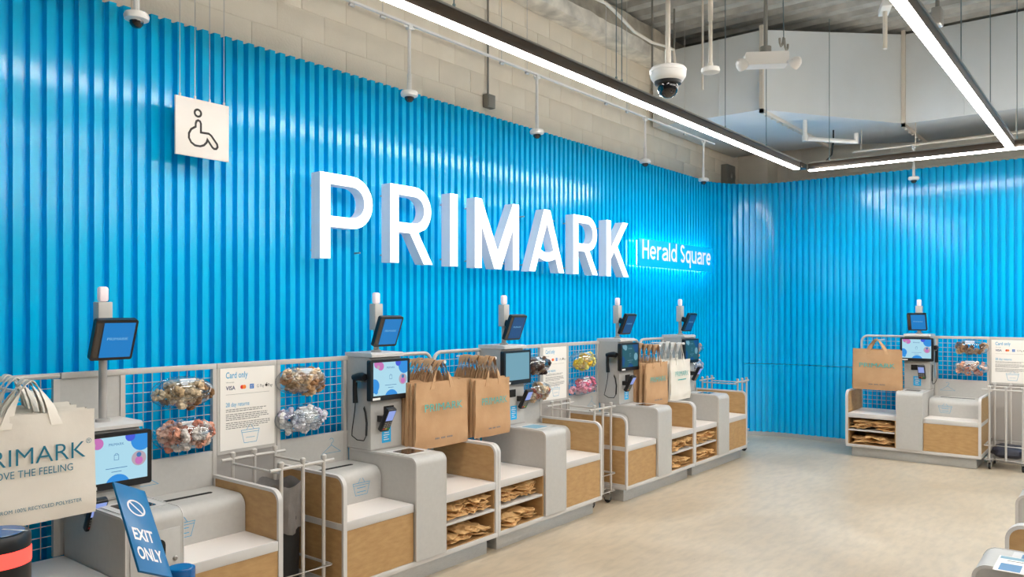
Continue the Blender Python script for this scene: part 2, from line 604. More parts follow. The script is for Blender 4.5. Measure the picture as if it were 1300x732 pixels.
# pilaster in the corner above the cladding
tag(obj('trim_2', G().box(11.2, 11.6, 4.15, 4.60, 3.2, 4.9, b=0.01), 'cmu'), 'pale pilaster in the back left corner', 'pilaster', kind='structure')

# ---------------------------------------------------------------- linear lights
LZ = 3.29
def linear_light(name, label, p0, p1, cables, group):
    """p0,p1 = (x,y) ends, along x or y"""
    alongx = abs(p1[0] - p0[0]) > abs(p1[1] - p0[1])
    L = abs(p1[0] - p0[0]) if alongx else abs(p1[1] - p0[1])
    t = thing(name, label, 'light', (min(p0[0], p1[0]), min(p0[1], p1[1]), LZ), 0 if alongx else pi / 2, group)
    obj('housing', G().box(0, L, -0.035, 0.035, 0.012, 0.082, b=0.002), 'bronze', t)
    obj('top_channel', G().box(0, L, -0.042, 0.042, 0.082, 0.094), 'silver', t)
    obj('added_glow_strip', G().box(0.02, L - 0.02, -0.016, 0.016, 0.0945, 0.0965), 'added_uplight', t)  # added glowing strip, throws light up onto ceiling and block wall
    obj('diffuser', G().box(0.012, L - 0.012, -0.03, 0.03, 0, 0.0115), 'tube', t)
    for e in (0, L):
        obj('end_cap', G().box(e - 0.004, e + 0.004, -0.036, 0.036, 0.002, 0.09), 'silver', t)
    for c in cables:
        gg = G().tube([(c, 0, 0.09), (c, 0, DZ - LZ - .004)], 0.004, 6).tube([(c, 0, 0.09), (c, 0, 0.13)], 0.009, 8)
        obj('cable', gg, 'cable', t)
    return t
linear_light('linear_light', 'long linear light hung parallel to the lettered left wall', (0.9, 3.0), (9.0, 3.0), [-0.9 + v for v in (1.5, 2.3, 3.25, 5.02, 5.1, 7.0, 8.05)], 'slim linear ceiling lights')
linear_light('linear_light', 'linear light hung along the far back wall', (9.2, -5.2), (9.2, 2.93), [0.6, 2.4, 4.3, 6.1, 7.9], 'slim linear ceiling lights')
linear_light('linear_light', 'linear light crossing the top right of the ceiling towards the back light', (0.4, 0.95), (9.12, 0.95), [-0.4 + v for v in (1.0, 2.6, 4.0, 6.3, 7.75)], 'slim linear ceiling lights')
for yy, l in ((-1.1, 'added unseen linear light right of the frame, nearest row'), (-3.15, 'added unseen linear light right of the frame, middle row'), (-5.2, 'added unseen linear light right of the frame, farthest row')):  # out-of-view rows, added to help light the shop
    linear_light('linear_light', l, (0.0, yy), (9.1, yy), [1, 4, 7], 'slim linear ceiling lights')
# corner joiner
tag(obj('light_corner_joiner', G().box(9.03, 9.24, 2.965, 3.035, LZ + 0.03, LZ + 0.09, b=0.004), 'bronze'), 'dark corner joiner between the wall light and the back light', 'joiner')

# ================================================================ WALL SIGNS
def letter(name, label, x, outer, holes):
    h = 2.042
    Y0, Y1 = 4.25, 4.345
    t = thing(name, label, 'letter', (x, Y1, h), 0, 'raised letters of the wall sign')
    c = bpy.data.curves.new('l', 'CURVE')
    c.dimensions = '2D'
    c.fill_mode = 'BOTH'
    for lp in [outer] + holes:
        sp = c.splines.new('POLY')
        sp.points.add(len(lp) - 1)
        for q, (a, b) in enumerate(lp):
            sp.points[q].co = (a, b, 0, 1)
        sp.use_cyclic_u = True
    o = bpy.data.objects.new('l', c)
    COL.objects.link(o)
    me = bpy.data.meshes.new_from_object(o.evaluated_get(bpy.context.evaluated_depsgraph_get()))
    vs = [tuple(v.co) for v in me.vertices]; fs = [tuple(p.vertices) for p in me.polygons]
    bpy.data.objects.remove(o); bpy.data.curves.remove(c); bpy.data.meshes.remove(me)
    nrm = 0
    for f in fs[:40]:
        a, b, d = (Vector(vs[i]) for i in f[:3])
        nrm += (b - a).cross(d - a).z
    if nrm < 0: fs = [f[::-1] for f in fs]
    obj('letter_face', G().add(vs, fs, 0, TF(0, Y0 - Y1, 0)), 'letterface', t)
    gs = G()
    for lp in [outer] + holes:
        n = len(lp)
        vv = [(a, Y0 - Y1 + 0.0005, b) for a, b in lp] + [(a, 0, b) for a, b in lp]
        gs.add(vv, [(i, (i + 1) % n, n + (i + 1) % n, n + i) for i in range(n)])
    obj('letter_return', gs, 'letterside', t)
    xs = [p[0] for p in outer]
    gs = G()
    for fx in ((0.04,) if max(xs) < 0.2 else (0.04, max(xs) - 0.04)):
        for fz in (0.06, 0.5):
            gs.tube([(fx, -0.005, fz), (fx, 0.054, fz)], 0.006, 6)
    obj('standoff', gs, 'silver', t)
    return t
H = 0.578; ST = 0.084
def bowl(w, zb, t=0.074):
    r = (H - zb) / 2
    out = arc(w - r, H - r, r, 90, -90, 14)
    ri = r - t
    hole = [(ST, zb + t), (ST, H - t)] + arc(w - r, H - r, ri, 90, -90, 12)
    return out, hole
o_, h_ = bowl(0.46, 0.215)
letter('wall_letter', 'large white raised letter P at the start of the blue wall sign', 3.29, [(0, 0), (0, H)] + o_ + [(ST, 0.215), (ST, 0)], [h_])
o_, h_ = bowl(0.425, 0.228)
Rout = [(0, 0), (0, H)] + o_[:-3] + [(0.285, 0.236), (0.44, 0), (0.345, 0), (0.20, 0.226), (ST, 0.226), (ST, 0)]
letter('wall_letter', 'large white raised letter R, second letter of the wall sign', 3.92, Rout, [h_])
letter('wall_letter', 'large white raised letter I, a single upright bar in the wall sign', 4.56, [(0, 0), (0, H), (0.088, H), (0.088, 0)], [])
w = 0.59
letter('wall_letter', 'large white raised letter M in the middle of the wall sign', 4.86, [(0, 0), (0, H), (ST, H), (w / 2, 0.15), (w - ST, H), (w, H), (w, 0), (w - ST, 0), (w - ST, 0.36), (w / 2 + 0.045, 0), (w / 2 - 0.045, 0), (ST, 0.36), (ST, 0)], [])
sag = [(0.41 - 0.27 * i / 8, 0.13 - 0.03 * sin(pi * i / 8)) for i in range(9)]
sag2 = [(0.378 - 0.206 * i / 8, 0.205 - 0.028 * sin(pi * i / 8)) for i in range(9)]
letter('wall_letter', 'large white raised letter A with a curved crossbar in the wall sign', 5.60, [(0, 0), (0.228, H), (0.322, H), (0.55, 0), (0.46, 0)] + sag + [(0.09, 0)], [[(0.275, 0.455)] + sag2])
letter('wall_letter', 'large white raised letter R, second from the right end of the wall sign', 6.31, Rout, [h_])
letter('wall_letter', 'large white raised letter K at the right end of the wall sign', 6.92, [(0, 0), (0, H), (ST, H), (ST, 0.29), (0.325, H), (0.435, H), (0.215, 0.315), (0.45, 0), (0.345, 0), (0.152, 0.258), (ST, 0.178), (ST, 0)], [])

t = thing('name_board', 'bright blue back-lit name board reading Herald Square right of the big letters', 'sign', (7.69, 4.36, 2.18))
obj('board', G().box(0, 1.94, -0.06, -0.03, 0, 0.31, b=0.003), 'heraldface', t)
g = G()
g.box(0.02, 1.92, -0.029, -0.022, 0.293, 0.302).box(0.02, 1.92, -0.029, -0.022, 0.008, 0.017).box(0.006, 0.016, -0.029, -0.022, 0.02, 0.29).box(1.924, 1.934, -0.029, -0.022, 0.02, 0.29)
obj('halo_strip', g, 'halo', t)
g = G()
for xx in (0.1, 1.84):
    for zz in (0.08, 0.23):
        g.tube([(xx, -0.03, zz), (xx, 0.04, zz)], 0.006, 6)
obj('standoff', g, 'silver', t)
def sans(txt, x, z, cap, wd, kx, T):
    """plain grotesque lettering drawn with even strokes; cap = capital height"""
    g = G()
    xh = cap * .73
    def el(cx, cz, rx, rz, a0, a1, n=16):
        return [(cx + rx * cos(radians(a0 + (a1 - a0) * i / n)), cz + rz * sin(radians(a0 + (a1 - a0) * i / n))) for i in range(n + 1)]
    h = wd / 2
    lv = [0]
    def st(pts):
        lv[0] += 1
        g.stroke([(x + a, z + b) for a, b in pts], wd, T=T, w=.0001 * lv[0])
    R = kx * xh * .5 - h
    for ch in txt:
        w = kx * xh
        if ch == 'H':
            w = kx * cap * .72
            st([(h, 0), (h, cap)]); st([(w - h, 0), (w - h, cap)]); st([(h, cap * .52), (w - h, cap * .52)])
        elif ch == 'e':
            st(el(h + R, xh / 2, R, xh / 2 - h, -42, -360)); st([(h, xh * .5), (w - h, xh * .5)])
        elif ch == 'r':
            w *= .62
            st([(h, 0), (h, xh)]); st(el(h + w * .75, xh - h - w * .5, w * .75, w * .5, 180, 80, 8))
        elif ch == 'a':
            st([(w - h, xh * .0), (w - h, xh * .68)] + el(h + R, xh * .68, R, xh * .32 - h, 0, 160, 10)[1:])
            st([(w - h, xh * .56), (w * .5, xh * .52)] + el(h + R * .8, xh * .27, R * .8, xh * .27 - h + .002, 100, 270, 10) + [(w * .6, h), (w - h, xh * .22)])
        elif ch == 'l':
            w = wd
            st([(h, 0), (h, cap)])
        elif ch in 'dq':
            st(el(h + R, xh / 2, R, xh / 2 - h, 0, 360)); st([(w - h, 0), (w - h, cap)] if ch == 'd' else [(w - h, -cap * .27), (w - h, xh)])
        elif ch == 'S':
            w = kx * cap * .64
            rr = w / 2 - h
            st(el(w / 2, cap * .74, rr * .95, cap * .26 - h, 25, 230, 14) + el(w / 2, cap * .27, rr, cap * .27 - h, 60, -155, 14))
        elif ch == 'u':
            st([(h, xh)] + el(h + R, h + R, R, R, 180, 360, 10)); st([(w - h, 0), (w - h, xh)])
        x += w + wd * .75
    return g, x
_, xe = sans('Herald', 0, 0, .215, .031, .86, TF(0, 0, 0))
gA, _ = sans('Herald', .07, .085, .215, .031, .86 * .86 / (xe - .023) if xe else 1, TF(0, -0.0615, 0))
obj('lettering', gA, 'heraldtxt', t)
_, xe = sans('Square', 0, 0, .215, .031, .86, TF(0, 0, 0))
gB, _ = sans('Square', 1.01, .085, .215, .031, .86 * .87 / (xe - .023), TF(0, -0.0615, 0))
obj('lettering', gB, 'heraldtxt', t)

t = thing('accessible_sign', 'white square hanging sign with a wheelchair symbol on four wires', 'sign', (2.28, 4.26, 2.58))
obj('board', G().box(0, 0.335, -0.014, 0, 0, 0.335, b=0.002), 'signwhite', t)
def uvs(x, y):
    u = (x - 651) / 196
    v = (y - (358 + 40 * u)) / (214 - 12 * u)
    return (u * 0.335, (1 - v) * 0.335)
body = [(722, 462), (725, 453), (731, 450), (738, 454), (741, 462), (741, 494), (770, 498), (779, 505), (801, 536), (803, 546), (798, 553), (790, 553), (783, 547), (765, 520), (762, 530), (752, 540), (738, 544), (720, 541), (706, 530), (698, 514), (698, 497), (706, 482), (722, 473)]
g = G()
cxy = uvs(730, 424)
g.stroke([(cxy[0] + 0.020 * cos(a * pi / 10), cxy[1] + 0.020 * sin(a * pi / 10)) for a in range(20)], 0.0125, closed=True, T=TF(0, -0.0155, 0))
g.stroke([uvs(*p) for p in body], 0.0125, closed=True, T=TF(0, -0.0155, 0))
obj('wheelchair_symbol', g, 'inkblack', t)
for i in range(4):
    xx = 0.03 + i * 0.092
    obj('hanging_wire', G().tube([(xx, -0.007, 0.333), (xx, -0.007, DZ - 2.58)], 0.0022, 5).tube([(xx, -0.007, 0.333), (xx, -0.007, 0.352)], 0.006, 6), 'wire', t)

# ================================================================ CEILING FITTINGS
def mini_camera(label, loc, top, group):
    t = thing('dome_camera', label, 'camera', loc, 0, group)
    h = top - loc[2]
    obj('drop_pole', G().tube([(0, 0, 0.05), (0, 0, h)], 0.012, 8).tube([(0, 0, 0.05), (0, 0, 0.17)], 0.0155, 8), 'white', t)
    obj('mount', G().box(-0.02, 0.02, -0.02, 0.02, h - 0.03, h, b=0.004).tube([(-0.05, 0, h - 0.012), (0.05, 0, h - 0.012)], 0.006, 6), 'white', t)
    obj('camera_body', G().lathe([(0.02, 0.052), (0.055, 0.045), (0.062, 0.03), (0.058, 0.012), (0.035, 0.004)], 20), 'white', t)
    obj('dome', G().lathe([(0.034, 0.006), (0.032, -0.012), (0.02, -0.027), (0.004, -0.031)], 16), 'domeglass', t)
    return t
RY, RZ = 4.0, 3.70
for x, z, w in ((1.94, 3.17, 'at the far left above the wheelchair sign'), (3.87, 3.19, 'above the letter P of the wall sign'), (5.38, 3.19, 'above the letter A of the wall sign'), (7.28, 3.22, 'above the start of the blue name board'), (8.70, 3.21, 'above the far end of the blue name board')):
    mini_camera('white dome camera on a drop pole ' + w, (x, RY, z), RZ, 'small dome cameras on drop poles')
mini_camera('white dome camera on a drop pole in front of the back wall', (10.15, 2.02, 3.21), 3.62, 'small dome cameras on drop poles')
t = thing('conduit_rail', 'thin white conduit rail carrying the small cameras along the left wall', 'conduit', (2.6, RY, RZ))
obj('rail', G().box(0, 6.4, -0.012, 0.012, 0.002, 0.016), 'white', t)
obj('conduit', G().tube([(0, 0.03, 0.02), (6.3, 0.03, 0.02)], 0.008, 6), 'galv', t)
for i, xx in enumerate((0.75, 1.02, 2.3, 2.64, 3.9, 4.3, 5.6)):
    obj('hanger_rod', G().tube([(xx, 0, 0.0), (xx, 0, DZ - RZ)], 0.0025, 5).tube([(xx - 0.02, 0, -0.012), (xx + 0.02, 0, -0.012)], 0.012, 6), 'wire', t)
t = thing('conduit_rail', 'short white pipe rail holding the camera before the back wall', 'conduit', (10.15, 0.7, 3.62))
obj('rail', G().tube([(0, 0, 0.01), (0, 2.0, 0.01)], 0.012, 8), 'ctube', t)
for yy in (0.3, 1.3, 1.9):
    obj('hanger_rod', G().tube([(0, yy, 0.02), (0, yy, 0.27)], 0.005, 6), 'ctube', t)

def at(px, py, d):
    Fx, Fy = cos(YAW), sin(YAW)
    l = d * (px - 650) / 992
    return (d * Fx + l * Fy, d * Fy - l * Fx, 1.7 + (392 - py) / 992 * d)
L = at(848, 110, 4.2)
t = thing('dome_camera', 'large white dome camera with smoked lens hanging in the centre of the ceiling', 'camera', L)
obj('drop_pole', G().tube([(0, 0, 0.1), (0, 0, DZ - L[2])], 0.0135, 10).tube([(0, 0, 0.1), (0, 0, 0.2)], 0.017, 10), 'ctube', t)
obj('camera_body', G().lathe([(0.03, 0.105), (0.09, 0.1), (0.099, 0.088), (0.097, 0.075)], 28).lathe([(0.097, 0.074), (0.094, 0.05), (0.08, 0.03), (0.06, 0.022)], 28), 'white', t)
obj('dark_ring', G().lathe([(0.074, 0.034), (0.07, 0.012), (0.052, 0.004)], 28), 'black', t)
obj('dome', G().lathe([(0.056, 0.008), (0.056, -0.014), (0.045, -0.042), (0.02, -0.058), (0.003, -0.061)], 20), 'domeglass', t)
L = at(902, 93, 4.5)
t = thing('ceiling_sensor', 'flat white round sensor on a cream pole right of the large dome camera', 'sensor', L)
obj('drop_pole', G().tube([(0, 0, 0.03), (0, 0, DZ - L[2])], 0.011, 10).tube([(0, 0, 0.3), (0, 0, 0.55)], 0.0145, 10).lathe([(0.014, 0.06), (0.018, 0.03)], 12), 'ctube', t)
obj('sensor_body', G().lathe([(0.02, 0.034), (0.05, 0.03), (0.054, 0.018), (0.05, 0.004), (0.03, 0.0)], 24), 'white', t)
L = at(972, 88, 5.6)
t = thing('emergency_light', 'white twin-head emergency light box on a grey stem', 'light', L, radians(-58))
obj('stem', G().tube([(0, 0, 0.12), (0, 0, DZ - L[2])], 0.014, 10).tube([(0, 0, 0.11), (0, 0, 0.16)], 0.04, 12), 'galv', t)
obj('light_box', G().prism(rrect(-0.15, 0.15, 0.02, 0.11, 0.012), 'y', -0.06, 0.06), 'white', t)
for sx in (-1, 1):
    hd = obj('lamp_head', G().lathe([(0.012, 0.07), (0.034, 0.05), (0.042, 0.02), (0.042, 0.0)], 16, T=Matrix.Translation((sx * 0.17, -0.08, 0.0)) @ Matrix.Rotation(radians(sx * 40), 4, 'Z') @ Matrix.Rotation(radians(60), 4, 'X')).tube([(sx * 0.14, -0.05, 0.03), (sx * 0.17, -0.12, 0.03)], 0.014, 8), 'white', t)
    obj('lens', G().lathe([(0.038, 0.001), (0.02, -0.008), (0.002, -0.01)], 16, T=Matrix.Translation((sx * 0.17, -0.08, 0.0)) @ Matrix.Rotation(radians(sx * 40), 4, 'Z') @ Matrix.Rotation(radians(60), 4, 'X')), 'white', hd)
L = at(995, 58, 6.0)
t = thing('cable_clamp', 'grey spring clamp hanging from a thin cable beside the emergency light', 'clamp', L)
obj('cable', G().tube([(0, 0, 0.06), (-0.06, 0, DZ - L[2])], 0.004, 6), 'cable', t)
for sx in (-1, 1):
    obj('hook', G().tube([(sx * 0.005, 0, 0.06), (sx * 0.03, 0, 0.0), (sx * 0.06, 0, -0.02), (sx * 0.085, 0, 0.0), (sx * 0.09, 0, 0.035)], 0.009, 6), 'galv', t)
L = at(1190, 22, 5.2)
t = thing('ceiling_bracket', 'silver bracket assembly behind the top of the right-hand light', 'bracket', L)
obj('bracket_arm', G().tube([(0, 0, 0), (0.02, 0, DZ - L[2])], 0.013, 8), 'galv', t)
obj('bracket_plate', G().box(-0.05, 0.05, -0.03, 0.03, -0.06, 0.06, b=0.01).box(-0.015, 0.06, 0.03, 0.05, -0.1, 0.04, b=0.006), 'silver', t)
L = at(1124, 9, 6.5)
t = thing('ceiling_panel_bar', 'short white bar on a cream post left of the right-hand light', 'bar', L, radians(20))
obj('bar', G().box(-0.12, 0.14, -0.04, 0.04, -0.03, 0.03, b=0.006), 'white', t)
obj('post', G().tube([(0.02, 0, -0.02), (0.02, 0, -0.34)], 0.018, 8).tube([(0.02, 0, 0.02), (0.02, 0, DZ - L[2])], 0.012, 8), 'ctube', t)

# junction boxes on the block wall
t = thing('junction_box', 'small grey junction box with a thin conduit on the block wall above the sign', 'box', (5.42, 4.60, 3.52))
obj('box', G().box(-0.055, 0.055, -0.06, 0.0, 0, 0.12, b=0.006), 'galv', t)
obj('cover_plate', G().box(-0.045, 0.045, -0.066, -0.061, 0.01, 0.11, b=0.003), 'galv', t)
obj('conduit', G().tube([(-0.01, -0.025, 0.12), (-0.01, -0.025, 1.06)], 0.009, 8), 'galv', t)
t = thing('junction_box', 'tall grey fire bell box in the back left corner above the cladding', 'box', (10.72, 4.60, 3.42))
obj('box', G().box(-0.14, 0.14, -0.1, 0.0, 0, 0.34, b=0.008), 'galv', t)
obj('cover_plate', G().box(-0.12, 0.12, -0.107, -0.101, 0.02, 0.32, b=0.004), 'galv', t)
obj('bell', G().lathe([(0.07, 0), (0.06, 0.02), (0.02, 0.035)], 16, T=Matrix.Translation((0.02, -0.107, 0.17)) @ Matrix.Rotation(pi / 2, 4, 'X')), 'galv', t)

# white cable sagging along the beam
p = [at(*q) for q in ((735, -12, 5.2), (769, 4, 6.3), (786, 20, 6.6), (805, 40, 7.0), (828, 54, 7.6), (846, 59, 8.0), (855, 63, 8.2), (857, 80, 8.25), (857, 112, 8.3))]
tag(obj('white_cable', G().tube(p, 0.014, 8), 'ctube'), 'white cable sagging from the deck down past the concrete beam', 'cable')
for (px, py0, dd) in ((828, 15, 8.2), (856, 22, 8.6), (892, 14, 8.3)):
    L0 = at(px, py0 + 100, dd)
    tag(obj('threaded_rod', G().tube([(L0[0], L0[1], L0[2]), (L0[0], L0[1], DZ)], 0.012, 6), 'galv' if px != 892 else 'ctube'),
        {828: 'grey threaded rod left of the large dome camera', 856: 'grey threaded rod behind the large dome camera pole', 892: 'cream threaded rod in front of the left duct section'}[px], 'rod')

# ---------------------------------------------------------------- air duct
dt = thing('air_duct', 'large white rectangular air duct bending along the back wall near the ceiling', 'duct', (8.47, 3.2, 3.9))
o3 = Vector((8.47, 3.2, 3.9))
def pl(*a): return [tuple(Vector(p) - o3) for p in a]
TL, TR = 4.78, 4.96
# left section
g = G().box(8.47, 10.9, 3.2, 4.55, 3.9, TL, b=0.006)
obj('duct_section', g, 'duct', dt, T=Matrix.Translation(-o3))
g = G().box(10.17, 11.42, -2.5, 2.13, 3.9, TR, b=0.006)
obj('duct_section', g, 'duct', dt, T=Matrix.Translation(-o3))
vs = [(8.48, 3.2, 3.9), (10.17, 2.13, 3.9), (11.42, 2.13, 3.9), (10.89, 3.2, 3.9), (8.48, 3.2, TL), (10.17, 2.13, TR), (11.42, 2.13, TR), (10.89, 3.2, TL)]
g = G().add(vs, [(0, 3, 2, 1), (4, 5, 6, 7), (0, 1, 5, 4), (1, 2, 6, 5), (2, 3, 7, 6), (3, 0, 4, 7)])
obj('duct_bend', g, 'duct', dt, T=Matrix.Translation(-o3))
for (x0, x1, y, zt) in ((8.43, 10.9, 3.2, TL), (10.13, 11.44, 2.13, TR)):
    g = G().box(x0, x1, y - 0.02, y + 0.02, 3.86, 3.90).box(x0, x0 + 0.04, y - 0.02, y + 0.02, 3.86, zt + 0.04)
    for i in range(6):
        zz = 3.95 + i * 0.16
        g.box(x0 - 0.006, x0, y - 0.012, y + 0.012, zz, zz + 0.02)
        xx = x0 + 0.15 + i * 0.18
        g.box(xx, xx + 0.03, y - 0.012, y + 0.012, 3.845, 3.86)
    obj('flange', g, 'ctube', dt, T=Matrix.Translation(-o3))
obj('seam', G().box(8.462, 8.47, 3.7, 3.708, 3.9, TL).box(8.47, 10.9, 3.86, 3.868, 3.893, 3.9).box(10.162, 10.17, 1.5, 1.508, 3.9, TR).box(10.162, 10.17, 0.55, 0.558, 3.9, TR), 'duct', dt, T=Matrix.Translation(-o3))

# PVC pipe and black lead below the duct
P0, P1 = at(1022, 176, 9.1), at(1087, 180, 9.1)
g = G().tube([(P0[0], P0[1], 3.9), (P0[0], P0[1], P0[2] + 0.01), (P0[0], P0[1], P0[2])], 0.026, 10).tube([P0, P1], 0.026, 10).tube([(P1[0], P1[1], P1[2] - 0.02), (P1[0], P1[1], P1[2] + 0.1)], 0.026, 10)
t = thing('drain_pipe', 'white plastic drain pipe with elbows under the duct', 'pipe', P0)
obj('pipe', g, 'white', t, T=Matrix.Translation([-v for v in P0]))
obj('elbow', G().lathe([(0.034, -0.03), (0.036, 0), (0.034, 0.04)], 12), 'white', t)
p = [at(*q) for q in ((1058, 165, 9.2), (1058, 180, 9.2), (1056, 196, 9.15), (1048, 205, 9.1), (1030, 210, 9.05))]
tag(obj('black_lead', G().tube(p, 0.009, 6), 'rubber'), 'thin black lead dropping from the duct to the back light', 'cable')

# ================================================================ SELF-CHECKOUTS
WID = 1.36
class Kit:
    def __init__(s, root, mir):
        s.root = root; s.mir = mir
        s.T = Matrix.Translation((WID, 0, 0)) @ Matrix.Diagonal((-1, 1, 1, 1)) if mir else None
    def X(s, x): return WID - x if s.mir else x
    def part(s, name, g, mats, parent=None): return obj(name, g, mats, parent or s.root, T=s.T)
    def flat(s, name, g, mats, parent=None): return obj(name, g, mats, parent or s.root)

def side_poly(ins=0.0, r=0.07, z0=0.146, z1=0.76, y1=0.62):
    return [(ins, z0 + ins)] + arc(r, z1 - r, r - ins, 180, 90, 8) + [(y1 - ins, z1 - ins), (y1 - ins, z0 + ins)]

def basket_icon(g, T, w=0.13, h=0.10, lw=0.003):
    g.stroke([(-w / 2, h), (-w / 2 + w * .16, 0), (w / 2 - w * .16, 0), (w / 2, h)], lw, T=T, closed=True)
    g.stroke([(-w / 2 * .96, h * .82), (w / 2 * .96, h * .82)], lw, T=T)
    g.stroke([(-w * .2, h), (-w * .06, h * 1.38)], lw, T=T)
    g.stroke([(w * .2, h), (w * .06, h * 1.38)], lw, T=T)

def grid_geo(x0, x1, z0, z1, y, px=0.05, pz=0.05):
    g = G()
    n = max(1, int(round((x1 - x0) / px)))
    for i in range(1, n):
        x = x0 + (x1 - x0) * i / n
        g.tube([(x, y, z0), (x, y, z1)], 0.0022, 4, caps=False)
    n = max(1, int(round((z1 - z0) / pz)))
    for i in range(1, n):
        z = z0 + (z1 - z0) * i / n
        g.tube([(x0, y + 0.004, z), (x1, y + 0.004, z)], 0.0022, 4, caps=False)
    return g

def touch_display(k, par, w, h, T, style):
    """graphics of the large screen, centred at origin of T"""
    g = G()
    base = {'bright': 0, 'dim': 0, 'dark': 0}[style]
    g.rect(-w / 2, w / 2, -h / 2, h / 2, 0, T)
    names = {'bright': ['scr', 'scrblue', 'scrindigo', 'scrpink', 'scrrose', 'scrtext'],
             'dim': ['scrdim', 'scrdim', 'scrdim', 'scrdim', 'scrdim', 'scrdim'],
             'dark': ['scrtealdark', 'mondark', 'mondark', 'scrdim', 'scrdim', 'scrdim']}[style]
    k.flat('display', g, names[0], par)
    if style == 'dim': return
    g = G()
    def clip_disc(cx, cy, r, mi, wz):
        pts = []
        for i in range(28):
            x = cx + r * cos(2 * pi * i / 28); y = cy + r * sin(2 * pi * i / 28)
            pts.append((max(-w / 2, min(w / 2, x)), max(-h / 2, min(h / 2, y)), wz))
        g.add(pts, [tuple(range(28))], mi, T)
    clip_disc(-w * .48, -h * .2, w * .15, 0, .0004)
    clip_disc(-w * .42, -h * .38, w * .05, 0, .0005)
    clip_disc(w * .40, h * .36, w * .17, 0, .0004)
    clip_disc(w * .22, h * .47, w * .08, 1, .0006)
    clip_disc(-w * .38, h * .46, w * .1, 2, .0004)
    clip_disc(-w * .29, h * .38, w * .09, 2, .0005)
    clip_disc(-w * .36, h * .36, w * .04, 3, .0007)
    clip_disc(w * .36, -h * .05, w * .12, 3, .0006)
    clip_disc(w * .36, -h * .1, w * .065, 2, .0007)
    clip_disc(w * .36, h * .03, w * .04, 4, .0008)
    clip_disc(w * .02, -h * .62, w * .2, 0, .0003)
    # padlock and lines of text
    g.stroke([(-w * .035, -h * .02), (-w * .035, h * .09), (w * .035, h * .09), (w * .035, -h * .02)], 0.002, 4, T, closed=True, w=.0006)
    g.stroke(arc(0, h * .09, w * .024, 180, 0, 8), 0.002, 4, T, w=.0006)
    for i, ww in enumerate((.34, .16)):
        g.stroke([(-w * ww / 2, -h * (.2 + .08 * i)), (w * ww / 2, -h * (.2 + .08 * i))], 0.003, 4, T, w=.0006)
    g.text('PRIMARK', 0.018, 0, h * .3, 4, T, w=.0006)
    k.flat('screen_graphics', g, names[1:], par)

